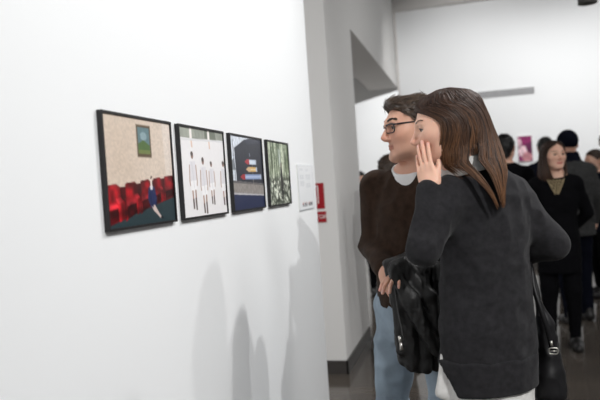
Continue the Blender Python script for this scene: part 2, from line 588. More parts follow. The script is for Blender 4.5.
def art_armchairs():
    c = Canvas(150, 108, C_('d3c3b4'))
    c.poly([(.0, 0), (.5, 0), (.42, .6), (0, .62)], C_('c9b6a4'), .5, .3)
    c.poly([(.86, 0), (1, 0), (1, .7), (.885, .62)], C_('dccfc4'), 1, .02)
    c.rect(.45, .06, .665, .365, C_('5a4a38')); c.rect(.47, .085, .645, .335, C_('5f7a80'))
    c.poly([(.47, .24), (.55, .20), (.645, .25), (.645, .335), (.47, .335)], C_('4f6a3a'))
    c.oval(.555, .165, .05, .04, C_('93a9b0'), .8); c.rect(.47, .295, .645, .335, C_('77804a'), .8)
    c.poly([(0, 1), (0, .97), (.55, .83), (1, .74), (1, 1)], C_('2b3b40'))
    bnd = [-.12, .22, .44, .64, .82, 1.05]
    c.poly([(0, .66), (.3, .63), (1, .545), (1, .76), (.5, .86), (0, .975)], C_('4a080e'))
    for i in range(5):
        f = 1 - .07 * i
        b0, l0, h0, d0 = (C_(q) * f for q in ('7c0f18', 'a3151f', 'c2303a', '3a060b'))
        u0, u1 = bnd[i], bnd[i + 1]; w = u1 - u0
        t0 = .625 - .020 * i; bt = .985 - .052 * i; H = bt - t0
        # back, arms and seat of one armchair seen from its left front
        c.poly([(u0 + .10 * w, t0 + .04 * H), (u0 + .2 * w, t0), (u0 + .72 * w, t0 - .03 * H), (u0 + .84 * w, t0 + .03 * H), (u0 + .90 * w, t0 + .55 * H), (u0 + .14 * w, t0 + .62 * H)], b0)
        c.poly([(u0 + .2 * w, t0 + .06 * H), (u0 + .70 * w, t0 + .02 * H), (u0 + .76 * w, t0 + .4 * H), (u0 + .22 * w, t0 + .46 * H)], l0, .8, .03)
        c.poly([(u0 + .12 * w, t0 + .50 * H), (u0 + .70 * w, t0 + .42 * H), (u0 + .78 * w, t0 + .55 * H), (u0 + .16 * w, t0 + .66 * H)], h0, .7, .03)
        c.poly([(u0 + .14 * w, t0 + .66 * H), (u0 + .76 * w, t0 + .56 * H), (u0 + .76 * w, t0 + .84 * H), (u0 + .15 * w, bt)], d0, .9)
        c.poly([(u0 + .66 * w, t0 + .33 * H), (u0 + .86 * w, t0 + .30 * H), (u0 + 1.0 * w, t0 + .42 * H), (u0 + .98 * w, bt - .17 * H), (u0 + .76 * w, bt - .10 * H), (u0 + .74 * w, t0 + .5 * H)], l0)
        c.poly([(u0 + .66 * w, t0 + .33 * H), (u0 + .86 * w, t0 + .30 * H), (u0 + .98 * w, t0 + .40 * H), (u0 + .76 * w, t0 + .46 * H)], h0, .9)
        c.poly([(u0 + .86 * w, t0 + .46 * H), (u0 + 1.0 * w, t0 + .44 * H), (u0 + .98 * w, bt - .17 * H), (u0 + .86 * w, bt - .13 * H)], d0, .6, .03)
        c.poly([(u0, t0 + .42 * H), (u0 + .12 * w, t0 + .40 * H), (u0 + .15 * w, bt), (u0 + .01 * w, bt + .02)], b0)
        c.line([(u0 + .01, t0 + .1 * H), (u0 + .01, bt)], .010, C_('2c0408'), .8)
    red = (c.a[..., 0] > c.a[..., 1] * 2.2)[..., None]
    n_ = vnoise(np.stack([c.u.ravel() * 16, c.v.ravel() * 16, np.full(c.u.size, 2.2)], 1)).reshape(c.u.shape + (1,))
    c.a = np.where(red, np.clip(c.a * (1 + .55 * n_), 0, 1), c.a)
    c.grain(.06, (60, 60), 2)
    # seated figure in navy
    c.poly([(.575, .66), (.62, .635), (.675, .65), (.70, .76), (.685, .835), (.60, .85), (.56, .76)], C_('222c54'))
    c.poly([(.61, .83), (.66, .82), (.72, .90), (.765, .95), (.745, .96), (.69, .915), (.64, .88)], C_('c9b6b0'))
    c.poly([(.735, .945), (.77, .94), (.80, .955), (.77, .965)], C_('14141c'))
    c.poly([(.60, .64), (.65, .635), (.64, .675), (.61, .675)], C_('d8d4d8')); c.line([(.625, .64), (.628, .565)], .028, C_('e2d6cc')); c.line([(.622, .57), (.64, .545)], .018, C_('4a3630'))
    c.line([(.60, .70), (.615, .82), (.64, .84)], .02, C_('1c2444'))
    return c


def art_runners():
    c = Canvas(150, 108, C_('e9e7e8'))
    c.rect(0, 0, 1, .12, C_('7f8478')); c.poly([(.0, .02), (.3, .0), (.35, .1), (0, .12)], C_('8c9184'))
    c.poly([(.55, 0), (.8, 0), (.82, .11), (.55, .1)], C_('4f5748')); c.grain(.10, (26, 14), 5)
    c.rect(0, .125, 1, 1, C_('e9e7e8'))
    for u in (.24, .64):
        c.line([(u, 0), (u, .18)], .05, C_('efe9e4')); c.line([(u + .005, .13), (u + .01, .22)], .028, C_('d8b7a4'))
    c.poly([(0, .13), (1, .10), (1, .125), (0, .155)], C_('d6d6d8'))
    def man(u, top, bot, k=1.0):
        H = bot - top
        c.oval(u, top + .06 * H, .026 * k, .065 * H, C_('7a5648')); c.oval(u - .004, top + .035 * H, .026 * k, .04 * H, C_('33241f'))
        c.poly([(u - .06 * k, top + .17 * H), (u + .06 * k, top + .16 * H), (u + .07 * k, top + .50 * H), (u - .066 * k, top + .52 * H)], C_('dcdadf'))
        c.poly([(u - .062 * k, top + .5 * H), (u + .064 * k, top + .48 * H), (u + .06 * k, top + .66 * H), (u - .058 * k, top + .66 * H)], C_('f3f2f4'))
        for sg in (-1, 1):
            c.line([(u + sg * .066 * k, top + .22 * H), (u + sg * .078 * k, top + .5 * H), (u + sg * .07 * k, top + .58 * H)], .016 * k, C_('a07a6a'))
        c.line([(u - .03 * k, top + .66 * H), (u - .025 * k, top + .85 * H)], .026 * k, C_('9c7261'))
        c.line([(u + .035 * k, top + .65 * H), (u + .03 * k, top + .86 * H)], .026 * k, C_('8c6354'))
        c.line([(u - .025 * k, top + .80 * H), (u - .02 * k, top + .97 * H)], .03 * k, C_('3a2622'))
        c.line([(u + .03 * k, top + .78 * H), (u + .035 * k, top + .99 * H)], .03 * k, C_('41302c'))
        c.line([(u - .015 * k, top + .18 * H), (u + .01 * k, top + .62 * H)], .008, C_('c4c2c8'))
    c.a[:] = c.a
    man(.24, .27, .93); man(.47, .33, .99); man(.66, .37, .89, .9); man(.965, .36, .92, 1.1)
    c.grain(.012, (40, 40), 4)
    c.a = c.a * .84 + .16 * C_('f0eef0')
    return c


def art_pencils():
    c = Canvas(150, 108, C_('d3dae4'))
    c.poly([(0, .46), (.0, .36), (.08, .3), (.12, .46)], C_('7c828a'))
    c.line([(.07, .06), (.10, .6)], .014, C_('4a4c55'))
    c.poly([(.11, .17), (.42, .045), (.6, .015), (1, .005), (1, .66), (.13, .62)], C_('242733'))
    c.poly([(.42, .045), (.6, .015), (1, .005), (1, .06), (.5, .1)], C_('2f3342'))
    c.poly([(0, .60), (.5, .63), (1, .655), (1, .84), (0, .80)], C_('8f8985')); c.grain(.14, (60, 30), 1)
    c.poly([(0, .60), (.5, .635), (1, .66), (1, .68), (0, .63)], C_('5d5a5c'))
    c.poly([(0, .78), (1, .83), (1, 1), (0, 1)], C_('222b4c')); c.poly([(0, .76), (1, .815), (1, .835), (0, .785)], C_('b8b6ba'))
    c.line([(.64, .35), (.65, .70)], .012, C_('9a968c'))
    for v, u0, u1, tip, body in ((.345, .40, .78, 'a8323c', 'c9d6e6'), (.45, .43, .80, 'cfae86', 'd6ab62'), (.555, .24, .93, 'a02c34', '8ca0c8')):
        c.rect(u0 + .07, v - .034, u1 - .02, v + .034, C_(body)); c.rect(u0 + .07, v - .01, u1 - .02, v + .012, C_('eef0f2'), .45)
        c.poly([(u0, v), (u0 + .08, v - .036), (u0 + .15, v - .036), (u0 + .15, v + .036), (u0 + .08, v + .036)], C_(tip))
        c.rect(u1 - .04, v - .034, u1, v + .034, C_('b8c2d4'))
    c.line([(.57, .22), (.58, .27)], .02, C_('8890a0'))
    return c


def art_forest():
    c = Canvas(150, 108, C_('6d7a58'))
    P = np.stack([c.u.ravel() * 20, c.v.ravel() * 3.2, np.full(c.u.size, 9.3)], 1)
    n1 = vnoise(P).reshape(c.u.shape)
    n2 = vnoise(np.stack([c.u.ravel() * 46, c.v.ravel() * 30, np.full(c.u.size, 3.1)], 1)).reshape(c.u.shape)
    n3 = vnoise(np.stack([c.u.ravel() * 17, c.v.ravel() * 17, np.full(c.u.size, 5.1)], 1)).reshape(c.u.shape)
    top = np.clip((.62 - c.v) / .5, 0, 1)[..., None]
    light = C_('e4ecd4'); dark = C_('46563a')
    a = np.clip(.5 + 1.0 * n1 + .3 * n2, 0, 1)[..., None]
    up = dark * (1 - a) + light * a
    g = np.clip(.40 + 1.3 * n2 * (.6 + n3) + .35 * n3, 0, 1)[..., None]
    low = C_('20281c') * (1 - g) + C_('e6ebdc') * g
    m = np.clip((c.v - .5) / .12, 0, 1)[..., None]
    c.a = up * (1 - m) + low * m
    for u, w in ((.07, .02), (.16, .035), (.27, .015), (.39, .03), (.86, .03), (.95, .02), (.74, .015)):
        c.line([(u, 0), (u + .01, .62)], w, C_('37412b'), .75)
    c.poly([(.50, .1), (.60, .1), (.61, .36), (.5, .36)], C_('c3ced2'), .5, .06)
    c.poly([(.555, .40), (.60, .38), (.64, .42), (.66, .60), (.65, .92), (.575, .93), (.56, .66), (.54, .55)], C_('1b1d1c'))
    c.oval(.605, .365, .03, .045, C_('5d4a40'))
    return c


FZ0, FZ1 = 1.331, 1.632
EDG = [(1.395, 1.775), (1.826, 2.205), (2.267, 2.655), (2.727, 3.075)]
ARTS = [art_armchairs, art_runners, art_pencils, art_forest]
LBL = ['black framed photo of red armchairs with a figure in navy seated on them',
       'black framed photo of four men in white walking on a pale ground',
       'black framed photo of giant pencils on a dark building',
       'black framed photo of a dark figure standing in a green forest']
D = .015
for (y0, y1), art, lb in zip(EDG, ARTS, LBL):
    fr = empty('framed_photograph', (0.0, (y0 + y1) / 2, FZ0))
    tag(fr, lb, 'picture', 'framed photographs in a row on the white wall')
    w = (y1 - y0) / 2; hh = FZ1 - FZ0; t = .0065
    rails = join(box((.001, -w, 0), (D, -w + t, hh)), box((.001, w - t, 0), (D, w, hh)), box((.001, -w + t, 0), (D, w - t, t)),
                 box((.001, -w + t, hh - t), (D, w - t, hh)), box((.001, -w + t, t), (.009, w - t, hh - t)))
    mesh('frame', rails[0], rails[1], M_BLACK, fr, False)
    # the wall is seen along +Y, so the picture runs left to right along +Y
    print_mesh('print', art(), (D - .004, -w + t, hh - t), (0, 2 * (w - t), 0), (0, 0, -(hh - 2 * t)), fr)

# caption sheet beside the last picture
cc = Canvas(90, 126, C_('eceef0'))
cc.rect(0, 0, 1, .012, C_('b9bdc2')); cc.rect(0, 0, .02, 1, C_('b4b8be')); cc.rect(0, .985, 1, 1, C_('b4b8be')); cc.rect(.98, 0, 1, 1, C_('c3c6ca'))
for (u0, v0, n, ln) in ((.12, .09, 2, .22), (.50, .10, 2, .2), (.12, .23, 4, .26), (.50, .22, 5, .30), (.12, .36, 5, .26), (.50, .42, 4, .3)):
    for k in range(n):
        x = u0
        while x < u0 + ln:
            wd = .02 + .04 * random.random()
            cc.rect(x, v0 + k * .024, min(x + wd, u0 + ln), v0 + k * .024 + .010, C_('a4aab2'), .6)
            x += wd + .012
for x, cr in ((.24, 'a83a44'), (.36, '303038'), (.46, '5c2a32'), (.62, 'a04048'), (.72, '2c2c34'), (.82, '40404a')):
    cc.oval(x, .86, .035, .02, C_(cr)); cc.rect(x - .03, .875, x + .03, .92, C_('2a2a32')); cc.oval(x, .832, .016, .014, C_('c89a90'))
cp = empty('caption_sign', (0, 3.42, 1.285)); tag(cp, 'white caption sheet with grey print on the wall right of the forest photo', 'sign')
v = box((.0003, -.165, 0), (.006, .165, .245)); mesh('sheet', v[0], v[1], M_WHITE, cp, False)
print_mesh('printed_face', cc, (.0064, -.165, .245), (0, .33, 0), (0, 0, -.245), cp)

# red fire-extinguisher signs on the face of the pier
tl = on_plane(323.3, 182.8, 1, P0 - .004); br_ = on_plane(325.0, 208.5, 1, P0 - .004)
s2t = on_plane(325.2, 211.3, 1, P0 - .004); s2b = on_plane(325.6, 222, 1, P0 - .004)
xr = (tl[0] + br_[0]) / 2
zt, zb, yt, yb = tl[2], br_[2], s2t[2], s2b[2]
print('sign', xr, zt, zb, yt, yb)
SW = zt - zb
sg = empty('fire_extinguisher_sign', (xr - SW / 2, P0, zb)); tag(sg, 'square red sign with a white extinguisher symbol, upper of two on the pier', 'sign', None)
v = box((-SW / 2, -.004, 0), (SW / 2, -.0005, SW)); mesh('panel', v[0], v[1], M_RED, sg, False)
t = np.linspace(0, math.pi, 10)
body = [(-.035, 0), (.03, 0), (.03, .09)] + [(-.0025 + .0325 * math.cos(a), .09 + .02 * math.sin(a)) for a in t[1:-1]] + [(-.035, .09)]
def flat(pts, ox, oz, y):
    return np.array([(x + ox, y, z + oz) for x, z in pts]), [tuple(range(len(pts)))]
sym = join(flat(body, .005, .025, -.0045), flat([(-.012, .108), (.008, .108), (.008, .135), (-.012, .135)], .005, .025, -.0045),
           flat([(-.012, .125), (.045, .14), (.045, .15), (-.012, .137)], .005, .025, -.0045), flat([(.042, .02), (.05, .02), (.05, .15), (.042, .15)], .003, .02, -.0045))
mesh('symbol', sym[0], sym[1], M_WHITE, sg, False)
s2 = empty('fire_extinguisher_sign', (xr - SW / 2 + .006, P0, yb)); tag(s2, 'narrow red sign with white lettering, lower of two on the pier', 'sign')
v = box((-SW / 2, -.006, 0), (SW / 2, -.0002, yt - yb)); mesh('panel', v[0], v[1], M_RED, s2, False)


def text(name, s, size, loc, rot, mt, parent=None):
    cu = bpy.data.curves.new(name, 'FONT')
    cu.body = s; cu.size = size; cu.align_x = 'CENTER'; cu.align_y = 'CENTER'
    o = bpy.data.objects.new(name, cu); COL.objects.link(o)
    dg = bpy.context.evaluated_depsgraph_get()
    me = bpy.data.meshes.new_from_object(o.evaluated_get(dg))
    bpy.data.objects.remove(o)
    me.materials.clear(); me.materials.append(mt)
    n = bpy.data.objects.new(name, me); COL.objects.link(n)
    n.location = loc; n.rotation_euler = rot
    n.parent = parent
    return n


text('lettering', 'EXTINTOR', .042, (0, -.0064, (yt - yb) / 2), (math.pi / 2, 0, 0), M_WHITE, s2)

# long air slot on the back wall
YW = YB + .05
g0 = on_plane(458, 97.5, 1, YW); g1 = on_plane(534, 89.5, 1, YW)
gw = (g1[0] - g0[0]) / 2
gv = empty('air_vent', ((g0[0] + g1[0]) / 2, YW, (g0[2] + g1[2]) / 2)); tag(gv, 'long thin grey air vent high on the white back wall', 'vent')
gh = .045
v = join(box((-gw, -.02, -gh), (gw, 0, -gh + .012)), box((-gw, -.02, gh - .012), (gw, 0, gh)), box((-gw, -.02, -gh), (-gw + .012, 0, gh)), box((gw - .012, -.02, -gh), (gw, 0, gh)), box((-.006, -.02, -gh), (.006, 0, gh)))
mesh('frame', v[0], v[1], M_GRILL, gv, False)
for k in range(4):
    z = -gh + .018 + k * .018
    v = box((-gw + .012, -.016, z), (gw - .012, -.002, z + .010)); mesh('slat', v[0], v[1], M_GRILL, gv, False)

# magenta picture on the back wall
a0 = on_plane(517, 136.5, 1, YW); a1 = on_plane(533, 161, 1, YW)
pc = Canvas(40, 60, C_('7a2f5c'))
pc.poly([(0, .0), (1, 0), (1, .35), (.4, .4), (0, .2)], C_('8a2c62')); pc.oval(.35, .6, .32, .22, C_('e4c4cc')); pc.oval(.62, .82, .35, .2, C_('c88a92')); pc.oval(.1, .25, .2, .16, C_('d8b0bc'))
pc.poly([(.5, .3), (1, .25), (1, .75), (.62, .6)], C_('63284e')); pc.grain(.2, (7, 9), 2)
ph = a0[2] - a1[2]; pw = a1[0] - a0[0]
pp = empty('magenta_picture', ((a0[0] + a1[0]) / 2, YW, a1[2])); tag(pp, 'small magenta and pink picture on the white back wall', 'picture')
v = box((-pw / 2, -.02, 0), (pw / 2, -.001, ph)); mesh('backing_board', v[0], v[1], M_WHITE, pp, False)
print_mesh('print', pc, (-pw / 2 + .004, -.0205, ph - .004), (pw - .008, 0, 0), (0, 0, -ph + .008), pp)

# spotlight on its track, just showing at the top of the picture
sp0 = W(587.5, 1.5, 6.2)
sp = empty('track_spotlight', (sp0[0], sp0[1], sp0[2] - .02)); tag(sp, 'grey track spotlight hanging from the ceiling at the top edge', 'lamp')
t = np.linspace(0, 2 * math.pi, 20, endpoint=False)
def lathe(prof, n=20):
    V_ = [(r * math.cos(x), r * math.sin(x), z) for r, z in prof for x in np.linspace(0, 2 * math.pi, n, endpoint=False)]
    Fq = [(i * n + k, i * n + (k + 1) % n, (i + 1) * n + (k + 1) % n, (i + 1) * n + k) for i in range(len(prof) - 1) for k in range(n)]
    return np.array(V_), Fq
v = lathe([(.001, .04), (.07, .04), (.085, 0), (.09, .0), (.085, .16), (.06, .20), (.001, .20)]); mesh('lamp_head', v[0], v[1], M_FIX, sp)
v = tube([(0, 0, .2), (0, 0, CEIL - sp0[2] + .02 - .04)], .012); mesh('stem', v[0], v[1], M_FIX, sp)
v = box((-.6, -.02, CEIL - sp0[2] + .02 - .04), (.6, .02, CEIL - sp0[2] + .02 - .001)); mesh('track', v[0], v[1], M_FIX, sp, False)


# ------------------------------------------------------------------ light
def spot(loc, target, watts, size=70, blend=.6, r=.05, col=(1, .995, .985)):
    l = bpy.data.lights.new('spot_lamp', 'SPOT')
    l.energy = watts; l.spot_size = math.radians(size); l.spot_blend = blend; l.shadow_soft_size = r; l.color = col
    o = bpy.data.objects.new('spot_lamp', l); COL.objects.link(o)
    o.location = loc
    o.rotation_euler = (Vector(target) - Vector(loc)).to_track_quat('-Z', 'Y').to_euler()
    return o


def area(loc, target, watts, sx, sy, col=(1, .995, .985)):  # unseen fill light added below the ceiling to brighten the room, no real panel
    l = bpy.data.lights.new('added_fill_light', 'AREA')
    l.energy = watts; l.shape = 'RECTANGLE'; l.size = sx; l.size_y = sy; l.color = col
    o = bpy.data.objects.new('added_fill_light', l); COL.objects.link(o)
    o.location = loc
    o.rotation_euler = (Vector(target) - Vector(loc)).to_track_quat('-Z', 'Y').to_euler()
    return o

LIGHTS = True
if LIGHTS:
    spot((2.84, 4.13, 3.85), (0, 2.2, 1.2), 125, 95, .9, .05)
    spot((2.2, 3.02, 3.85), (0, 2.0, 1.1), 165, 100, .9, .035)
    spot((3.4, -1.2, 4.0), (0.3, 2.9, 1.35), 530, 60, .9, .05)
    spot((2.6, 5.6, 3.7), (PX, 7.4, 2.2), 45, 100, .9, .08)
    for x in (1.2, 3.2, 5.2):
        spot((x, YB - 2.4, 4.0), (x, YB, 1.9), 185, 105, .9, .08)
    area((4.2, 1.0, CEIL - .03), (4.2, 1.0, 0), 75, 2.4, 1.2)
    area((2.6, -1.9, CEIL - .03), (2.2, -1.2, 0), 60, 2.0, 1.0)
    area((3.8, 5.5, CEIL - .03), (3.8, 5.5, 0), 25, 2.4, 1.2)
    area((-2.5, 9.5, CEIL - .03), (-2.5, 9.5, 0), 190, 3, 3)
    area((-2.2, 1.6, CEIL - .03), (-2.2, 1.6, 0), 60, 2, 2)
w = bpy.data.worlds.new('world'); SC.world = w
w.use_nodes = True
w.node_tree.nodes['Background'].inputs['Color'].default_value = (.02, .02, .02, 1)
w.node_tree.nodes['Background'].inputs['Strength'].default_value = 0

# ------------------------------------------------------------------ people: heads and hands
SK_F = s2l([.90, .72, .63]); SK_M = s2l([.84, .65, .56])


def head_parts(male):
    j = 1.07 if male else 1.0
    br = .014 if male else .010
    p = [el((0, .012, .023 if male else .03), (.076, .098, .080 if male else .088), .0),
         el((0, -.035, -.015), (.064, .062, .085), .03),
         el((0, -.040, -.072), (.047 * j, .048, .040 * j), .03),
         rc((.050 * j, .000, -.058), (.016, -.074, -.100 * j), .022, .014, .03),
         rc((-.050 * j, .000, -.058), (-.016, -.074, -.100 * j), .022, .014, .03),
         rc((-.008 * j, -.083, -.099 * j), (.008 * j, -.083, -.099 * j), .0125 * j, .0125 * j, .02),
         el((.044, -.056, -.024), (.022, .022, .020), .035), el((-.044, -.056, -.024), (.022, .022, .020), .035),
         rc((-.038, -.078, .020), (0, -.088, .018), br, br, .015), rc((.038, -.078, .020), (0, -.088, .018), br, br, .015),
         # neck
         rc((0, .022, -.07), (0, .040, -.20), .056 * j, .058 * j, .04)]
    p += [sub(el((.034, -.099, .000), (.018, .020, .0125)), .012), sub(el((-.034, -.099, .000), (.018, .020, .0125)), .012)]
    # nose
    p += [rc((0, -.088, .012), (0, -.1155, -.032), .0075, .0100, .012), rc((0, -.107, -.037), (0, -.090, -.041), .0105, .009, .006),
          el((.012, -.098, -.037), (.008, .011, .008), .006), el((-.012, -.098, -.037), (.008, .011, .008), .006)]
    # lips
    lt = .0046 if male else .0062
    for s in (-1, 1):
        p += [rc((0, -.0955, -.0625), (s * .023, -.083, -.067), lt, .003, .004), rc((0, -.0935, -.0745), (s * .021, -.083, -.069), lt + .0012, .003, .004)]
    p += [sub(rc((-.022, -.091, -.0685), (.022, -.091, -.0685), .0014, .0014), .003)]
    # lids
    for s in (-1, 1):
        p += [el((s * .033, -.0755, .0065), (.0165, .0148, .0085), .004), el((s * .033, -.0745, -.0085), (.0155, .0140, .006), .004)]
        # ears
        M = rotz(-s * .35) @ rotx(-.12)
        p += [el((s * .079, .018, -.012), (.008, .020, .031), .008, M)]
        p += [sub(el((s * .090, .013, -.008), (.010, .011, .019), 0, M), .006)]
    return p


def head_mesh(male, h=.0026):
    V, F = nets(head_parts(male), (-.10, -.135, -.215), (.10, .125, .13), h, 1)
    base = SK_M if male else SK_F
    C = np.ones((len(V), 3)) * base
    x, y, z = V.T
    def blob(cx, cy, cz, rx, ry, rz):
        return np.exp(-(((x - cx) / rx) ** 2 + ((y - cy) / ry) ** 2 + ((z - cz) / rz) ** 2))
    def mixin(wt, col):
        nonlocal C
        wt = np.clip(wt, 0, 1)[:, None]
        C = C * (1 - wt) + wt * np.array(col)
    red = s2l([.80, .47, .40])
    for s in (-1, 1):
        mixin(.22 * blob(s * .045, -.07, -.035, .03, .04, .025), red)
        mixin(.35 * blob(s * .082, .02, -.012, .02, .03, .035), red)
    mixin(.4 * blob(0, -.112, -.034, .018, .02, .015), red)
    lip = s2l([.62, .36, .32]) if male else s2l([.72, .34, .34])
    mixin((.7 if male else .8) * ((np.abs(x) < .024) & (y < -.08)) * np.exp(-((z + .0685) / .0095) ** 4), lip)
    if male:
        st = s2l([.50, .38, .32])
        mixin(.45 * np.clip(blob(0, -.07, -.095, .07, .075, .028) + .8 * blob(0, -.1, -.054, .03, .03, .007) + .5 * (blob(.055, -.02, -.07, .03, .04, .03) + blob(-.055, -.02, -.07, .03, .04, .03)), 0, 1), st)
    else:
        sh = s2l([.62, .44, .38])
        for s in (-1, 1): mixin(.25 * blob(s * .033, -.09, .012, .02, .02, .006), sh)
    return V, F, C


def eye_mesh():
    n = 14
    v, f = [], []
    for i in range(n + 1):
        th = math.pi * i / n
        for k in range(16):
            an = 2 * math.pi * k / 16
            v.append((.0122 * math.sin(th) * math.cos(an), -.0122 * math.cos(th), .0122 * math.sin(th) * math.sin(an)))
    for i in range(n):
        for k in range(16):
            f.append((i * 16 + k, i * 16 + (k + 1) % 16, (i + 1) * 16 + (k + 1) % 16, (i + 1) * 16 + k))
    v = np.array(v)
    r = np.hypot(v[:, 0], v[:, 2])
    front = v[:, 1] < 0
    c = np.ones((len(v), 3)) * s2l([.74, .71, .69])
    c[front & (r < .0080)] = s2l([.26, .17, .11])
    c[front & (r < .0034)] = .01
    return v, f, c


def brow_lines(male):
    out = []
    for s in (-1, 1):
        for _ in range(90 if male else 40):
            t = random.random()
            x = s * (.014 + .040 * t)
            z = .0225 + .007 * math.sin(t * 2.4) + random.uniform(-.003, .003) * (1.2 if male else .45)
            y = -.0995 + .022 * t ** 1.8 + (.0 if male else .002)
            d = np.array([s * .008, .003 * t, .002 - .004 * t])
            out.append([(x, y, z), (x + d[0] * .5, y + d[1] * .5, z + d[2] * .5 + .0008), (x + d[0], y + d[1], z + d[2])])
    return np.array(out)


def hand_parts(curl, spread=1.0, thumb=(.5, .35), ring=False):
    """fingers along +Z, back of the hand towards +Y, thumb at +X; curl = bend per joint for index..little"""
    p = [el((.0, .0, .046), (.041, .0145, .052), 0), el((.004, -.003, .020), (.032, .017, .03), .015), rc((0, .002, -.030), (0, 0, .012), .025, .025, .03),
         el((.026, -.009, .036), (.016, .014, .032), .015)]
    base = [(.0285, .082), (.0095, .088), (-.0095, .085), (-.0275, .076)]
    lens = [(.043, .026, .021), (.047, .030, .022), (.044, .028, .022), (.034, .021, .019)]
    rad = [.0089, .0092, .0087, .0076]
    ends = []
    for i in range(4):
        x, z = base[i]
        pos = np.array([x, 0, z - .012])
        yaw = (1.5 - i) * .06 * spread
        a = 0.0
        pts = [pos, np.array([x, .001, z])]
        c = curl[i] if hasattr(curl[i], '__len__') else (curl[i],) * 3
        for L, cc in zip(lens[i], c):
            a += cc
            d = np.array([math.sin(yaw) * math.cos(a), -math.sin(a), math.cos(yaw) * math.cos(a)])
            pts.append(pts[-1] + d * L)
        r = rad[i]
        for k in range(len(pts) - 1):
            r1 = r * (1 - .07 * k); r2 = r * (1 - .07 * (k + 1))
            p.append(rc(pts[k], pts[k + 1], r1, r2, .010 if k == 0 else .0035 if k > 1 else .006))
        ends.append(pts)
    # thumb leaves the side of the palm
    a, bnd = thumb
    t0 = np.array([.022, -.006, .018])
    d = np.array([math.sin(a), -.35, math.cos(a)]); d /= np.linalg.norm(d)
    t1 = t0 + d * .040
    d2 = np.array([math.sin(a - bnd), -.45, math.cos(a - bnd)]); d2 /= np.linalg.norm(d2)
    t2 = t1 + d2 * .031
    d3 = np.array([math.sin(a - 1.6 * bnd), -.45, math.cos(a - 1.6 * bnd)]); d3 /= np.linalg.norm(d3)
    t3 = t2 + d3 * .022
    p += [rc(t0, t1, .015, .0115, .015), rc(t1, t2, .0110, .0098, .006), rc(t2, t3, .0098, .0082, .004)]
    return p, ends


def hand_mesh(curl, spread=1.0, thumb=(.5, .35), h=.0022, base=None):
    p, ends = hand_parts(curl, spread, thumb)
    V, F = nets(p, (-.06, -.12, -.09), (.105, .045, .20), h, 1)
    C = np.ones((len(V), 3)) * (SK_F if base is None else base)
    red = s2l([.80, .50, .43])
    for pts in ends:
        for k, q in enumerate(pts[2:]):
            w_ = .35 * np.exp(-np.sum((V - q) ** 2, 1) / .009 ** 2)
            C = C * (1 - w_[:, None]) + w_[:, None] * red
        # nail
        tip, pre = pts[-1], pts[-2]
        dr = (tip - pre) / np.linalg.norm(tip - pre)
        up = np.cross(np.array([1.0, 0, 0]), dr); up = -up if up[1] < 0 else up
        q = tip - dr * .002 + up * .007
        w_ = np.clip(1.6 * np.exp(-np.sum(((V - q) * np.array([1, 1, .8])) ** 2, 1) / .0062 ** 2), 0, .8)
        C = C * (1 - w_[:, None]) + w_[:, None] * s2l([.90, .70, .66])
    return V, F, C


HEADS = {True: head_mesh(True), False: head_mesh(False)}
HEADS_LOW = {True: head_mesh(True, .005), False: head_mesh(False, .005)}
HAND_RELAX = hand_mesh((.28, .32, .36, .4), .6, (.45, .3), .0035)
EYE = eye_mesh()


def frame3(z, y):
    """rotation whose +Z is z and whose +Y is as near y as can be"""
    z = np.array(z, float); z /= np.linalg.norm(z)
    y = np.array(y, float); y = y - z * (y @ z); y /= np.linalg.norm(y)
    x = np.cross(y, z)
    return np.stack([x, y, z], 1)


def placed(hm, R3, t, s=1.0, mirror=False):
    V, F, C = hm
    V = V.copy(); F = np.asarray(F)
    if mirror:
        V[:, 0] *= -1; F = F[:, ::-1]
    return V @ np.asarray(R3).T * s + np.array(t), F, C


def fuse(parts):
    vs, fs, cs, n = [], [], [], 0
    for V, F, C in parts:
        vs.append(V); fs.append(np.asarray(F) + n); cs.append(C if np.ndim(C) == 2 else np.ones((len(V), 3)) * C); n += len(V)
    return np.concatenate(vs), np.concatenate(fs), np.concatenate(cs)


# ---- hair
HAIR_DB = hair_mat('dark_brown_hair', (.022, .014, .010), (.085, .056, .039), (.16, .11, .075))
HAIR_LB = hair_mat('long_brown_hair', (.011, .0046, .0026), (.046, .0185, .0092), (.22, .10, .042), .52)
HAIR_BK = hair_mat('black_hair', (.004, .004, .004), (.014, .012, .011), (.03, .025, .022))
HAIR_AU = hair_mat('auburn_hair', (.012, .005, .003), (.05, .021, .011), (.11, .05, .025))
HAIR_BR = hair_mat('brown_hair', (.02, .012, .008), (.07, .043, .027), (.13, .085, .05))


def scalp_points(n, face_y, low_z, rad=(.080, .102, .092), c=(0, .012, .03), side_z=None):
    out = []
    while len(out) < n:
        d = RNG.normal(size=3); d /= np.linalg.norm(d)
        q = np.array(c) + d * np.array(rad)
        lim = face_y(q[2], q[0])
        if q[1] > lim and q[2] > low_z(q[1]):
            out.append(np.concatenate([q, d]))
    return np.array(out)


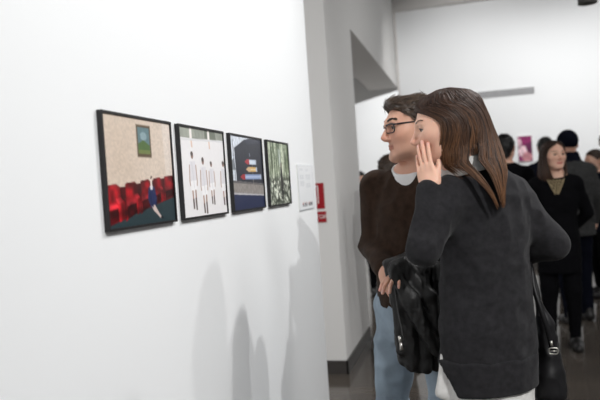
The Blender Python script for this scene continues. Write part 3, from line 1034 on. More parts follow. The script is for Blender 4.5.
def short_hair(name, parent, Rh, t, s, mt, n=900, length=.03, thick=.012, quiff=0.0, fine=.0014, low=None, front=None, h=.004, lift=1.0, cz=.023, rz=.080):
    """a close cap of hair with strands combed back over it"""
    front = front or (lambda z, x: np.interp(z, [-.07, -.03, .0, .03, .058, .076, .12], [.045, .028, .0, -.030, -.066, -.100, -.13]))
    low = low or (lambda y: np.interp(y, [-.03, .03, .09], [-.045, -.05, -.095]))
    c = (0, .012, cz)
    def region(P):
        return np.maximum((front(P[:, 2], P[:, 0]) - P[:, 1]), low(P[:, 1]) - P[:, 2])
    th = thick
    prims = [el(c, (.077 + th * .6, .099 + th * .8, rz + .001 + th), 0), rc((0, .055, -.03), (0, .060, -.075), .062, .052, .03)]
    if quiff: prims += [el((0, -.062, .074 + .4 * quiff), (.050, .038, .020 + quiff), .03)]
    prims += [keep(region)]
    V, F = nets(prims, (-.12, -.14, -.15), (.12, .15, .19), h, 2)
    V = wrinkle(V, F, .004, (55, 30, 55), 1.0)
    N = vnormals(V, F)
    pick = RNG.choice(len(V), n)
    root = V[pick]; nm = N[pick]
    flow = np.stack([.25 * np.sign(root[:, 0]) * (np.abs(root[:, 0]) > .03), np.where(root[:, 2] > .03, .8, .35), np.where(root[:, 2] > .06, .15, -.8)], 1) + RNG.normal(size=(n, 3)) * .28
    flow -= nm * (flow * nm).sum(1, keepdims=True) * .9
    flow /= np.linalg.norm(flow, axis=1, keepdims=True)
    L = length * (.6 + .8 * RNG.random((n, 1)))
    lift_ = lift * np.where(root[:, 2:3] > .07, .45 if quiff else .2, .12)
    p0 = root - nm * .003
    p1 = root + flow * L * .45 + nm * L * lift_ * .7
    p2 = root + flow * L + nm * L * lift_ * .6
    lines = spline(np.stack([p0, p1, p2], 1), 6)
    sv, sf, sc_ = strands(lines, np.array([1, 1, .95, .8, .55, .15]) * fine, 4)
    n0 = len(V)
    cap_c = np.stack([.35 + .3 * vnoise(V * 60), np.zeros(n0), np.zeros(n0)], 1)
    Va = np.concatenate([V, sv]); Fa = F.tolist() + [[i + n0 for i in q] for q in sf]
    Va = Va @ np.asarray(Rh).T * s + np.array(t)
    return mesh(name, Va, Fa, mt, parent, colors=np.concatenate([cap_c, sc_]))


# ---- a dressed figure in its own frame: faces -Y, left is +X, feet at z = 0
def limb(a, b, c, r, k=.02):
    return [rc(a, b, r[0], r[1], k), rc(b, c, r[1], r[2], k)]


def body_mesh(J, h=.011):
    """one skin surface: torso, neck, arms and legs"""
    p = [loft(J['torso'], 0)]
    nb = np.array(J['neck'])
    for s in ('l', 'r'):
        sh = np.array(J['sh' + s])
        p += [rc(nb, sh, .040, .044, .05)]
        p += limb(sh, J['el' + s], J['wr' + s], (.045, .036, .026), .03)
        p += limb(J['hip' + s], J['kn' + s], J['an' + s], (.075, .052, .036), .04)
        a = np.array(J['an' + s]); d = np.array([0, -.13, 0])
        p += [rc(a - (0, -.01, a[2] - .035), a - (0, .15, a[2] - .03), .03, .026, .03)]
    p += [rc(nb - (0, 0, .04), J['head'] + np.array((0, .02, -.09)), .054, .052, .04)]
    pts = np.array([v for k_, v in J.items() if k_ != 'torso'])
    return nets(p, pts.min(0) - .22, pts.max(0) + .15, h, 1)


def std_joints(H=1.72, w=1.0, depth=1.0, headoff=(0, -.035, 0)):
    k = H / 1.72
    J = {}
    for s, sg in (('l', 1), ('r', -1)):
        J['sh' + s] = np.array((sg * .158 * w, .0, 1.365 * k))
        J['el' + s] = np.array((sg * .225 * w, .03, 1.11 * k))
        J['wr' + s] = np.array((sg * .215 * w, -.05, .88 * k))
        J['hip' + s] = np.array((sg * .085 * w, .0, .90 * k))
        J['kn' + s] = np.array((sg * .095 * w, -.015, .49 * k))
        J['an' + s] = np.array((sg * .100 * w, .02, .085 * k))
    J['neck'] = np.array((0, .01, 1.45 * k))
    J['head'] = np.array((0, .01, 1.607 * k)) + np.array(headoff)
    J['torso'] = [(.86 * k, 0, .0, .150 * w, .105 * depth), (.95 * k, 0, 0, .155 * w, .11 * depth), (1.08 * k, 0, 0, .135 * w, .095 * depth), (1.25 * k, 0, 0, .155 * w, .108 * depth),
                  (1.35 * k, 0, 0, .15 * w, .095 * depth), (1.41 * k, 0, .0, .105 * w, .07 * depth), (1.46 * k, 0, .01, .06, .055)]
    return J


def bbox(prims_pts, pad):
    p = np.array(prims_pts)
    return p.min(0) - pad, p.max(0) + pad


def garment_top(J, grow, hem, sleeve=(.062, .054, .043), sec=None, neckcut=None, h=.009, extra=(), wr=(.004, 10), cuff=.02, hemcut=None, seed=0.0):
    """jumper, coat or shirt as one closed cloth surface"""
    nb = np.array(J['neck'])
    sec = list(sec or [(z, cx, cy, rx + grow, ry + grow) for z, cx, cy, rx, ry in J['torso'] if z > hem - .12])
    z_, cx_, cy_, rx_, ry_ = min(sec)
    if z_ > hem - .03: sec = [(hem - .05, cx_, cy_, rx_ + .01, ry_ + .01)] + sec
    p = [loft(sec, 0)]
    pts = [(s_[1] + s_[3], s_[2] + s_[4], max(s_[0], hem)) for s_ in sec] + [(s_[1] - s_[3], s_[2] - s_[4], max(s_[0], hem)) for s_ in sec]
    for s in ('l', 'r'):
        sh, e, w_ = (np.array(J[q + s]) for q in ('sh', 'el', 'wr'))
        p += [rc(nb - (0, 0, .035), sh, .055, sleeve[0] * .97, .05)]
        d = (w_ - e) / np.linalg.norm(w_ - e)
        p += [rc(sh, e, sleeve[0], sleeve[1], .045), rc(e, w_ - d * cuff, sleeve[1], sleeve[2], .025)]
        pts += [sh, e, w_]
    p += list(extra)
    p += [keep(hemcut if hemcut else (lambda P: hem - P[:, 2]))] if hem is not None else []
    if neckcut: p += [sub(neckcut, .01)]
    lo, hi = bbox(pts, .12)
    V, F = nets(p, lo, hi, h, 1)
    return wrinkle(V, F, wr[0], np.ones(3) * wr[1], seed), F


def garment_legs(J, top, grow=.018, h=.010, wr=(.005, 11), ankle=.055, hipw=1.0, seed=2.0, hipd=1.0, thigh=.085):
    p = []
    pts = []
    hz = (J['hipl'] + J['hipr']) / 2
    p += [loft([(top, hz[0], hz[1], .165 * hipw, .115 * hipd), (hz[2], hz[0], hz[1], .17 * hipw, .125 * hipd), (hz[2] - .12, hz[0], hz[1], .13 * hipw, .10 * hipd)], 0)]
    for s in ('l', 'r'):
        a, b_, c = (np.array(J[q + s]) for q in ('hip', 'kn', 'an'))
        p += [rc(a, b_, thigh + grow * .4, .058 + grow * .6, .03), rc(b_, c, .058 + grow * .6, ankle, .02)]
        pts += [a, b_, c]
    p += [keep(lambda P: np.maximum(.045 - P[:, 2], P[:, 2] - top))]
    lo, hi = bbox(pts, .15); lo[2] = .03; hi[2] = top + .03
    V, F = nets(p, lo, hi, h, 1)
    return wrinkle(V, F, wr[0], (wr[1], wr[1], wr[1] * .8), seed), F


def shoe_mesh(an, h=.006, yaw=0.0, heel=.0):
    x, y, _ = an
    p = [rc((0, .045, .045), (0, -.06, .045), .040, .042, 0), rc((0, -.05, .036), (0, -.165, .030), .042, .034, .03), rc((0, .03, .05), (0, .02, .11), .042, .046, .03),
         keep(lambda P: .004 - P[:, 2])]
    V, F = nets(p, (-.07, -.23, -.01), (.07, .12, .17), h, 1)
    V[:, 2] -= V[:, 2].min()
    return V @ rotz(yaw).T + np.array((x, y - .01, 0)), F

# ------------------------------------------------------------------ long loose hair
LONG = dict(
    z=[-.30, -.28, -.23, -.18, -.13, -.08, -.03, .0, .02, .045, .06, .075, .10, .118],
    cx=[.075, .075, .062, .045, .022, .0, 0, 0, 0, 0, 0, 0, 0, 0],
    cy=[.085, .083, .078, .070, .056, .042, .028, .024, .020, .016, .014, .012, .010, .010],
    rx=[.035, .042, .055, .066, .078, .085, .088, .088, .087, .085, .082, .077, .058, .014],
    ry=[.030, .036, .054, .078, .097, .108, .112, .111, .110, .108, .107, .104, .078, .022],
    yf=[.07, .07, .04, .0, -.040, -.046, -.030, -.028, -.036, -.066, -.090, -.094, -.088, -.040])
PART = dict(LONG, cx=[0] * 14, cy=[.04, .04, .038, .036, .032, .030, .028, .024, .020, .016, .014, .012, .010, .010],
            rx=[.105, .112, .118, .118, .112, .105, .100, .096, .093, .090, .085, .079, .060, .014], ry=[.085, .09, .095, .10, .102, .106, .112, .111, .110, .108, .107, .104, .082, .022],
            yf=[-.03, -.04, -.052, -.056, -.052, -.044, -.036, -.036, -.040, -.054, -.066, -.080, -.080, -.040])


def long_hair(name, parent, Rh, t, s, mt, T=LONG, n=900, front_end=-.15, back_end=(-.29, -.21), gap=None, rad=.0021, clump=46, seed=0):
    rg = np.random.default_rng(seed + 11)
    def surf(u, z, k):
        cx, cy, rx, ry, yf = (np.interp(z, T['z'], T[q]) for q in ('cx', 'cy', 'rx', 'ry', 'yf'))
        c0 = np.clip((cy - yf) / ry, -.98, .995)
        f0 = np.arccos(c0)
        ph = f0 + (2 * math.pi - 2 * f0) * u
        # left is +X
        return np.stack([cx + k * rx * np.sin(ph), cy - k * ry * np.cos(ph), z], -1)
    M = 18
    u = (rg.integers(0, clump, n) + .5 + rg.normal(size=n) * .33) / clump
    u = np.clip(u, .004, .996)
    side = np.minimum(u, 1 - u)
    z1 = rg.uniform(back_end[0], back_end[1], n)
    z1 = np.where(side < .13, front_end + rg.normal(size=n) * .022, z1)
    if gap: z1 = np.where((side > gap[0]) & (side < gap[1]) & (u < .5), gap[2] + rg.normal(size=n) * .01, z1)
    z0 = rg.uniform(.085, .118, n)
    tt = np.linspace(0, 1, M)
    Z = z0[:, None] + (z1 - z0)[:, None] * tt[None]
    k = (.975 + .03 * rg.random(n))[:, None] + .012 * np.sin(tt[None] * rg.uniform(3, 9, n)[:, None] + rg.uniform(0, 6, n)[:, None])
    k = k + .05 * np.clip(tt - .6, 0, 1)[None] * rg.normal(size=(n, 1))
    uu = u[:, None] + .012 * np.sin(tt[None] * rg.uniform(2, 6, n)[:, None] + rg.uniform(0, 6, n)[:, None])
    # tips gather into the clump's middle
    um = ((np.floor(u * clump) + .5) / clump)[:, None]
    uu = uu + (um - uu) * (.55 * tt[None] ** 2)
    P = surf(np.clip(uu, .002, .998), Z, k)
    sv, sf, sc_ = strands(P, np.interp(tt, [0, .1, .7, 1], [.8, 1, .9, .15]) * rad, 4)
    # dense under-layer
    nu, nz = 72, 34
    zz = np.linspace(.119, back_end[1] + .01, nz)
    g = np.linspace(0, 1, nu)
    Vb = []
    for z in zz:
        lo = max(0, 0)
        Vb.append(surf(g, np.full(nu, z), .955))
    Vb = np.array(Vb).reshape(-1, 3)
    Fb = []
    for i in range(nz - 1):
        for j in range(nu - 1):
            uu_ = (j + .5) / nu; sd = min(uu_, 1 - uu_)
            if sd < .13 and zz[i + 1] < front_end: continue
            if gap and uu_ < .5 and gap[0] < sd < gap[1] and zz[i + 1] < gap[2]: continue
            a = i * nu + j
            Fb.append((a, a + nu, a + nu + 1, a + 1))
    tp = len(Vb); Vb = np.concatenate([Vb, [[0, .012, .1195]]])
    Fb += [(j, j + 1, tp) for j in range(nu - 1)] + [(nu - 1, 0, tp)]
    n0 = len(Vb)
    V = np.concatenate([Vb, sv])
    F = Fb + [[i + n0 for i in q] for q in sf]
    C = np.concatenate([np.tile([.25, .1, .2], (n0, 1)), sc_])
    V = V @ np.asarray(Rh).T * s + np.array(t)
    return mesh(name, V, F, mt, parent, colors=C)


class Fig:
    """a figure's own frame: faces -Y, left +X"""
    def __init__(s, x, y, rz, label, group=None):
        s.o = np.array([x, y, 0.0]); s.rz = rz
        s.R = rotz(rz)
        s.root = empty('person', (x, y, 0), rz)
        tag(s.root, label, 'person', group)

    def L(s, px, py, d):
        return (W(px, py, d) - s.o) @ s.R

    def V(s, v):
        return np.array(v, float) @ s.R          # world direction to own frame

    def head_rot(s, yaw_world, pitch=0.0, roll=0.0):
        return s.R.T @ rotz(yaw_world) @ rotx(pitch) @ roty(roll)


SOLE = .0
M_KNIT_BROWN = mat('brown_knit', (.033, .019, .0125), .9, .08, vary=.25, vscale=40, bump=.35, bscale=420, bdist=.0012, sheen=.06)
M_KNIT_GREY = mat('charcoal_knit', (.021, .0205, .0225), .92, .08, vary=.22, vscale=55, bump=.4, bscale=380, bdist=.0014, sheen=.08)
M_TEE = mat('white_cotton', (.74, .74, .74), .85, .15, bump=.15, bscale=300)
M_LINEN = mat('white_linen', (.70, .69, .67), .85, .15, vary=.04, vscale=90, bump=.3, bscale=260, bdist=.001)
M_JEANS = mat('pale_blue_denim', (.29, .36, .43), .85, .15, vary=.22, vscale=9, bump=.35, bscale=500, bdist=.0008)
M_LEATHER = mat('black_leather', (.012, .0118, .0118), .5, .3, vary=.25, vscale=20, bump=.5, bscale=120, bdist=.002)
M_BAG = mat('black_bag_leather', (.006, .0057, .0066), .45, .25, bump=.25, bscale=220, bdist=.001)
M_METAL = mat('brushed_metal', (.62, .60, .56), .3, .5, metallic=1)
M_ZIP = mat('dark_zip_metal', (.10, .10, .10), .35, .5, metallic=.8)
M_SHOE = mat('black_shoe_leather', (.012, .011, .011), .4, .4)
M_DARKCLOTH = mat('black_cloth', (.005, .005, .006), .95, .05)
M_NAVY = mat('navy_cloth', (.006, .007, .013), .95, .05)
M_GREYCOAT = mat('grey_wool', (.050, .050, .050), .95, .1, vary=.25, vscale=60, bump=.3, bscale=300)
M_GOLD = mat('gold_embroidery', (.42, .33, .19), .5, .4, metallic=.3)
M_GLASSF = mat('dark_spectacle_frame', (.010, .011, .016), .25, .5)
M_LENS = bpy.data.materials.new('spectacle_lens'); M_LENS.use_nodes = True
_b = M_LENS.node_tree.nodes['Principled BSDF']
_b.inputs['Transmission Weight'].default_value = 1; _b.inputs['Roughness'].default_value = .02; _b.inputs['IOR'].default_value = 1.05
_b.inputs['Specular IOR Level'].default_value = .8


def add_eyes(fig, Rh, t, s):
    for sg in (-1, 1):
        V, F, C = EYE
        ctr = np.array([sg * .0335, -.0775, .0])
        Vv = (V @ rotz(0).T + ctr) @ np.asarray(Rh).T * s + t
        mesh('eye', Vv, F, M_EYE, fig.root, colors=C)


def add_brows(fig, Rh, t, s, male, mt, thick=.0011):
    bl = brow_lines(male)
    for half in (bl[:len(bl) // 2], bl[len(bl) // 2:]):
        sv, sf, sc_ = strands(half, [thick, thick, thick * .4], 3)
        mesh('eyebrow', sv @ np.asarray(Rh).T * s + t, sf, mt, fig.root, colors=sc_ * .5)
    for sg in (-1, 1):
        a = np.linspace(-1, 1, 9)
        ls = np.stack([sg * .0335 + sg * a * .0155, -.0905 + .010 * a ** 2, .0045 - .006 * a ** 2], 1)
        lv, lf, lc = strands(np.array([ls]), .0021 if not male else .0010, 4)
        mesh('eyelash', lv @ np.asarray(Rh).T * s + t, lf, HAIR_BK, fig.root, colors=lc)


# ================================================================== the woman
def build_woman():
    D0 = 2.10
    c = W(489, 385, D0)
    f = Fig(c[0], c[1], math.radians(-150), 'woman in charcoal tunic seen from behind, hand over her mouth')
    L = f.L
    J = dict(shl=L(449, 197, 2.035), ell=L(424, 249, 1.95), wrl=L(428, 187, 2.00),
             shr=L(514, 197, 2.16), elr=L(553, 244, 2.14), wrr=L(513, 258, 2.24),
             neck=L(467, 168, 2.09))
    sm = L(482, 197, 2.10)
    hz = np.array([0, 0, .86])
    for s, sg in (('l', 1), ('r', -1)):
        J['hip' + s] = np.array([sg * .068, 0.005, .84]); J['kn' + s] = np.array([sg * .085, -.02, .47]); J['an' + s] = np.array([sg * .095, .02, .085])
    Rh = f.head_rot(math.radians(-83 + .0), math.radians(7), math.radians(0))
    th = L(447.0, 125.5, 2.075)
    J['head'] = th
    def cen(z):
        k = np.clip((z - .70) / (sm[2] - .70), 0, 1.2)
        return sm[0] * k, sm[1] * k
    secs = [(.60, .168, .112), (.72, .166, .112), (.85, .168, .114), (1.0, .158, .106), (1.12, .152, .100), (1.24, .158, .102), (1.33, .155, .092), (1.385, .125, .075), (1.43, .075, .058)]
    J['torso'] = [(z, *cen(z), rx - (.05 if z < 1.05 else .03), ry - (.045 if z < 1.05 else .03)) for z, rx, ry in secs if z > .8]
    # skin
    bV, bF = body_mesh({**J})
    face_hand = hand_mesh(((.05, .12, .10), (.04, .10, .08), (.08, .12, .10), (.22, .18, .14)), .55, (.42, .25), .002)
    # hand over the mouth: back of the hand to the camera, fingers up, thumb under the jaw
    zdir = L(419.5, 148, 2.035) - L(430, 187, 2.005)
    Rf = frame3(zdir, f.V(np.array([-.42, -1.0, .10])))
    wr = L(430.5, 188, 2.003)
    hf = placed(face_hand, Rf, wr, .82, True)
    hr = placed(HAND_RELAX, frame3(J['wrr'] - J['elr'], f.V((0, 1, .3))), J['wrr'], .9, False)
    V, F, C = fuse([(bV, bF, SK_F), placed(HEADS[False], Rh, th), hf, hr])
    mesh('body', V, F, M_SKIN, f.root, colors=C)
    add_eyes(f, Rh, th, 1); add_brows(f, Rh, th, 1, False, HAIR_DB, .0009)
    # ring on the ring finger
    tt = np.linspace(0, 2 * math.pi, 20, endpoint=False)
    rp = np.stack([-.0105 + .0098 * np.cos(tt), .0098 * np.sin(tt) - .006, np.full(20, .112)], 1)
    rp[:, 0] *= -1; rp[:, 0] = -rp[:, 0]
    rv, rf_ = tube(rp, .0017, 6, True)
    rv[:, 0] *= -1
    mesh('ring', rv @ Rf.T * .82 + wr, rf_, M_METAL, f.root)
    # charcoal tunic: slit at the left side seam, longer at the back
    secs2 = [(z, *cen(z), rx, ry) for z, rx, ry in secs]
    e_lat = f.V(_R0); e_cam = f.V(-np.cross(np.array([0, 0, 1.0]), _R0))
    q0 = L(440.5, 372, 2.08) @ e_lat
    def hemcut(P):
        lat = P @ e_lat; back = P @ e_cam
        edge = q0 + (.805 - P[:, 2]) * .40
        low = (back > -.02) & (lat > edge)
        return np.where(low, .715, .805) - P[:, 2]
    neckc = el(L(460, 147, 2.08), (.080, .080, .066))
    V, F = garment_top(J, 0, .70, (.055, .050, .036), secs2, neckc, .0065, wr=(.0058, 9.5), cuff=.012, hemcut=hemcut, seed=3.0)
    tu = mesh('tunic', V, F, M_KNIT_GREY, f.root)
    s4 = [(z, *cen(z), rx + .0035, ry + .0035) for z, rx, ry in secs if z < 1.1]
    V, F = nets([loft(s4, 0), keep(hemcut), keep(lambda P: P[:, 2] - .828)], (-.25, -.2, .66), (.25, .2, .9), .0065)
    V = wrinkle(V, F, .003, (9.5, 9.5, 9.5), 3.0)
    mesh('hem_band', V, F, M_KNIT_GREY, tu)
    # white shirt below the tunic, and its collar
    def shem(P):
        return (.655 + .03 * np.sin(P[:, 0] * 9 + .6) + .02 * (P[:, 1] < 0)) - P[:, 2]
    s3 = [(z, *cen(z), rx - .013, ry - .013) for z, rx, ry in secs if z < 1.0]
    V, F = nets([loft(s3, 0), rc(L(444, 358, 2.075), L(443.5, 392, 2.07), .016, .026, .02), keep(shem)], (-.25, -.2, .58), (.25, .2, .98), .008)
    V = wrinkle(V, F, .004, (14, 14, 5), 5.0)
    mesh('shirt', V, F, M_LINEN, f.root)
    nk = np.array(L(465, 161, 2.08))
    nd = th + Rh @ np.array((0, .030, -.02)) - nk; nd /= np.linalg.norm(nd)
    Rn = frame3(nd, np.array([0, 1.0, 0]))
    V, F = nets([loft([(-.035, 0, 0, .094, .090), (0, 0, 0, .084, .080), (.020, 0, 0, .080, .077)], 0), sub(loft([(-.06, 0, 0, .086, .082), (0, 0, 0, .077, .073), (.06, 0, 0, .077, .073)])[:], 0)], (-.11, -.11, -.04), (.11, .11, .04), .004)
    mesh('shirt_collar', V @ Rn.T + nk, F, M_LINEN, f.root)
    V, F = garment_legs(J, .80, .004, .010, hipw=.80, hipd=.72, thigh=.072)
    mesh('jeans', V, F, M_NAVY, f.root)
    for s in 'lr':
        V, F = shoe_mesh(J['an' + s]); mesh('shoe', V, F, M_SHOE, f.root)
    long_hair('hair', f.root, Rh, th, 1.0, HAIR_LB, n=1500, front_end=-.128, gap=(.185, .255, -.088))
    return f, J


# ================================================================== the man
def build_man():
    D0 = 2.50
    c = W(418, 297, D0)
    f = Fig(c[0], c[1], math.radians(-40), 'man with glasses in brown jumper and pale jeans')
    L = f.L
    J = dict(shl=L(446, 190, 2.38), ell=L(456, 256, 2.40), wrl=L(416, 268, 2.28),
             shr=L(377.5, 187, 2.61), elr=L(373.5, 246, 2.60), wrr=L(386, 270, 2.375),
             neck=L(411, 176, 2.50))
    sm = L(412, 190, 2.50)
    for s, sg in (('l', 1), ('r', -1)):
        J['hip' + s] = np.array([sg * .120, 0, .90]); J['kn' + s] = np.array([sg * .160, -.03, .49]); J['an' + s] = np.array([sg * .155, .03, .085])
    Rh = f.head_rot(math.radians(-67), math.radians(3))
    th = L(413, 126, 2.47)
    J['head'] = th
    def cen(z):
        k = np.clip((z - .95) / (sm[2] - .95), 0, 1.3)
        return sm[0] * k, sm[1] * k
    secs = [(.84, .180, .125), (.95, .186, .128), (1.05, .182, .126), (1.2, .186, .128), (1.31, .188, .118), (1.38, .155, .092), (1.43, .10, .072), (1.46, .075, .065)]
    J['torso'] = [(z, *cen(z), rx - .03, ry - .028) for z, rx, ry in secs]
    bV, bF = body_mesh(J)
    grip = hand_mesh(((.55, .5, .35), (.6, .55, .4), (.65, .6, .4), (.7, .6, .4)), .4, (.35, .2), .0024, SK_M)
    zdir = L(394, 302, 2.235) - L(386, 272, 2.35)
    hr = placed(grip, frame3(zdir, f.V((-.45, -1, .1))), L(386, 270, 2.365), .95, False)
    hl = placed(HAND_RELAX, frame3(J['wrl'] - J['ell'], f.V((0, .3, 1))), J['wrl'], 1.0, True)
    V, F, C = fuse([(bV, bF, SK_M), placed(HEADS[True], Rh, th, 1.06), hr, hl])
    mesh('body', V, F, M_SKIN, f.root, colors=C)
    add_eyes(f, Rh, th, 1.06); add_brows(f, Rh, th, 1.06, True, HAIR_DB, .0014)
    secs2 = [(z, *cen(z), rx, ry) for z, rx, ry in secs]
    # V neck
    nb = L(409, 166, 2.49); vt = L(402, 187, 2.35)
    vcut = [rc(nb, vt, .070, .003, 0)]
    V, F = garment_top(J, 0, .915, (.062, .055, .042), secs2, vcut[0], .0075, wr=(.0046, 10), cuff=.015, seed=9.0)
    mesh('jumper', V, F, M_KNIT_BROWN, f.root)
    # white T-shirt
    s3 = [(z, *cen(z), rx - .012, ry - .012) for z, rx, ry in secs if z > 1.1]
    nb2 = np.array(J['neck'])
    V, F = nets([loft(s3, 0), rc(nb2 - (0, 0, .03), nb2 + (0, -.006, .022), .085, .068, .03), sub(el(L(408.0, 160, 2.47), (.074, .074, .062)), .008)], (-.25, -.22, 1.08), (.25, .2, 1.55), .007)
    mesh('undershirt', V, F, M_TEE, f.root)
    V, F = garment_legs(J, .98, .022, .009, (.007, 12), .062, 1.06)
    mesh('jeans', V, F, M_JEANS, f.root)
    for s in 'lr':
        V, F = shoe_mesh(J['an' + s]); mesh('shoe', V, F, M_SHOE, f.root)
    short_hair('hair', f.root, Rh, th, 1.06, HAIR_DB, 2600, .030, .008, .008, .0011, lift=.2)
    # spectacles
    g = empty('spectacles', (0, 0, 0)); g.parent = f.root
    parts = []
    lens = []
    for sg in (-1, 1):
        pts = []
        for a in np.linspace(0, 2 * math.pi, 28, endpoint=False):
            ca, sa = math.cos(a), math.sin(a)
            x = .0255 * np.sign(ca) * abs(ca) ** .45; z = .0155 * np.sign(sa) * abs(sa) ** .45
            pts.append((sg * .033 + x, -.1035 + .010 * ((sg * .033 + x) / .058) ** 2 * 1.4, z - .003))
        pts = np.array(pts)
        parts.append(tube(pts, .0020, 6, True))
        top = pts[pts[:, 2] > .006]
        top = top[np.argsort(top[:, 0])]
        parts.append(tube(top, .0030, 6))
        lens.append((pts, [tuple(range(28))]))
        hx = sg * .060
        parts.append(tube([(hx - sg * .003, -.092, .008), (hx + sg * .004, -.088, .009), (sg * .071, -.05, .010), (sg * .079, .005, .010), (sg * .081, .022, .004), (sg * .080, .034, -.018)], [.003, .0032, .0026, .0024, .0024, .002], 6))
    parts.append(tube([(-.008, -.1035, .002), (0, -.1065, .006), (.008, -.1035, .002)], .0022, 6))
    v, fc = join(*parts)
    mesh('spectacle_frame', v @ Rh.T * 1.06 + th, fc, M_GLASSF, g)
    v, fc = join(*lens)
    mesh('lenses', v @ Rh.T * 1.06 + th, fc, M_LENS, g, False)
    return f, J


wo, JW = build_woman()
ma, JM = build_man()

# ------------------------------------------------------------------ the leather jacket over his arm
def build_jacket():
    base = W(414, 368, 2.27)
    r = empty('leather_jacket', base)
    tag(r, 'black leather jacket hanging over the forearm of the man with glasses', 'jacket')
    L = lambda x, y, d: W(x, y, d) - base
    p = [rc(L(398, 271, 2.285), L(416, 266, 2.28), .042, .054, 0), rc(L(414, 266, 2.28), L(450, 260, 2.33), .054, .052, .03)]
    xs = [(396, 402, 350), (400, 405, 360), (408, 412, 366), (416, 419, 369), (424, 427, 368), (432, 436, 366), (441, 445, 362)]
    for i, (x0, x1, y1) in enumerate(xs):
        d = 2.235 + (.012 if i % 2 else -.012)
        p.append(rc(L(x0, 268, d), L(x1, y1, d + .02), .026, .022, .010))
        p.append(rc(L(x0, 268, 2.325), L(x1, y1 - 6, 2.315), .024, .022, .012))
    p += [rc(L(393, 268, 2.21), L(410, 300, 2.19), .022, .028, .02), rc(L(410, 300, 2.19), L(436, 350, 2.19), .028, .024, .02),
          rc(L(404, 262, 2.215), L(430, 296, 2.195), .020, .022, .02), rc(L(430, 296, 2.195), L(440, 330, 2.20), .022, .02, .02),
          rc(L(387, 263, 2.27), L(400, 262, 2.26), .015, .024, .02), rc(L(390, 268, 2.262), L(394, 302, 2.245), .012, .016, .02)]
    lo = np.array([-.25, -.16, -.02]); hi = np.array([.22, .14, .52])
    V, F = nets(p, lo, hi, .0055)
    V = wrinkle(V, F, .0055, (15, 15, 5), 4.0, 2)
    V = wrinkle(V, F, .0026, (52, 52, 24), 1.0, 2)
    mesh('jacket_body', V, F, M_LEATHER, r)
    zp = spline([L(388.5, 268, 2.215), L(391.5, 290, 2.205), L(394.5, 312, 2.205), L(398, 328, 2.205), L(399.5, 338, 2.205)], 24)
    v, fc = tube(zp + np.array([.012, 0, 0]), .0022, 6); mesh('zip', v, fc, M_ZIP, r)
    v, fc = join(tube([L(399.5, 336, 2.2), L(400.8, 342, 2.198)], .006, 8), tube([L(400.8, 342, 2.198), L(401.8, 350, 2.198)], [.0045, .007], 8))
    mesh('zip_pull', v, fc, M_METAL, r)
build_jacket()


# ------------------------------------------------------------------ her handbag
def build_bag():
    base = W(546, 412, 2.14)
    r = empty('handbag', base)
    tag(r, 'black leather handbag hanging at the right side of the woman in charcoal', 'bag')
    L = lambda x, y, d: W(x, y, d) - base
    p = [rc(L(545, 322, 2.16), L(549, 394, 2.14), .020, .040, 0), rc(L(551, 340, 2.17), L(553, 396, 2.17), .022, .042, .05), rc(L(543, 326, 2.24), L(549, 394, 2.26), .022, .040, .05),
         rc(L(538, 300, 2.17), L(544, 322, 2.17), .010, .020, .03)]
    V, F = nets(p, (-.12, -.12, -.04), (.12, .22, .42), .0065)
    V = wrinkle(V, F, .005, (14, 14, 9), 8.0)
    mesh('pouch', V, F, M_BAG, r)
    st = spline([L(552.5, 350, 2.09), L(547, 328, 2.09), L(540, 307, 2.10), L(534, 288, 2.12), L(531, 268, 2.15), L(526, 258, 2.19)], 30)
    t = np.gradient(st, axis=0); t /= np.linalg.norm(t, axis=1, keepdims=True)
    def strap(path, w, th):
        tg = np.gradient(path, axis=0); tg /= np.linalg.norm(tg, axis=1, keepdims=True)
        nd = np.cross(tg, np.array([0, 1.0, 0])); nd /= np.linalg.norm(nd, axis=1, keepdims=True)
        bd = np.cross(nd, tg)
        vs = np.concatenate([np.stack([q + nd[i] * w * a + bd[i] * th * b_ for a, b_ in ((-1, -1), (1, -1), (1, 1), (-1, 1))]) for i, q in enumerate(path)])
        fs = [(i * 4 + k, i * 4 + (k + 1) % 4, i * 4 + 4 + (k + 1) % 4, i * 4 + 4 + k) for i in range(len(path) - 1) for k in range(4)]
        return vs, fs
    v, fc = strap(st, .0085, .002); mesh('strap', v, fc, M_BAG, r)
    st2 = spline([L(539, 316, 2.13), L(538, 298, 2.14), L(534, 280, 2.16), L(529, 264, 2.19)], 20)
    v, fc = strap(st2, .0085, .002); mesh('strap', v, fc, M_BAG, r)
    a = np.linspace(0, 2 * math.pi, 24, endpoint=False)
    c = L(553.5, 351, 2.083)
    sq = lambda q: np.sign(q) * np.abs(q) ** .6
    ring = np.stack([c[0] + .014 * sq(np.cos(a)), np.full(24, c[1]), c[2] + .010 * sq(np.sin(a))], 1)
    v, fc = join(tube(ring, .0024, 6, True), tube([c + (-.014, 0, 0), c + (.012, 0, 0)], .0016, 6))
    mesh('buckle', v, fc, M_METAL, r)
    v, fc = tube([L(551, 341, 2.08), L(551.8, 346, 2.08)], .0042, 8); mesh('stud', v, fc, M_METAL, r)
build_bag()

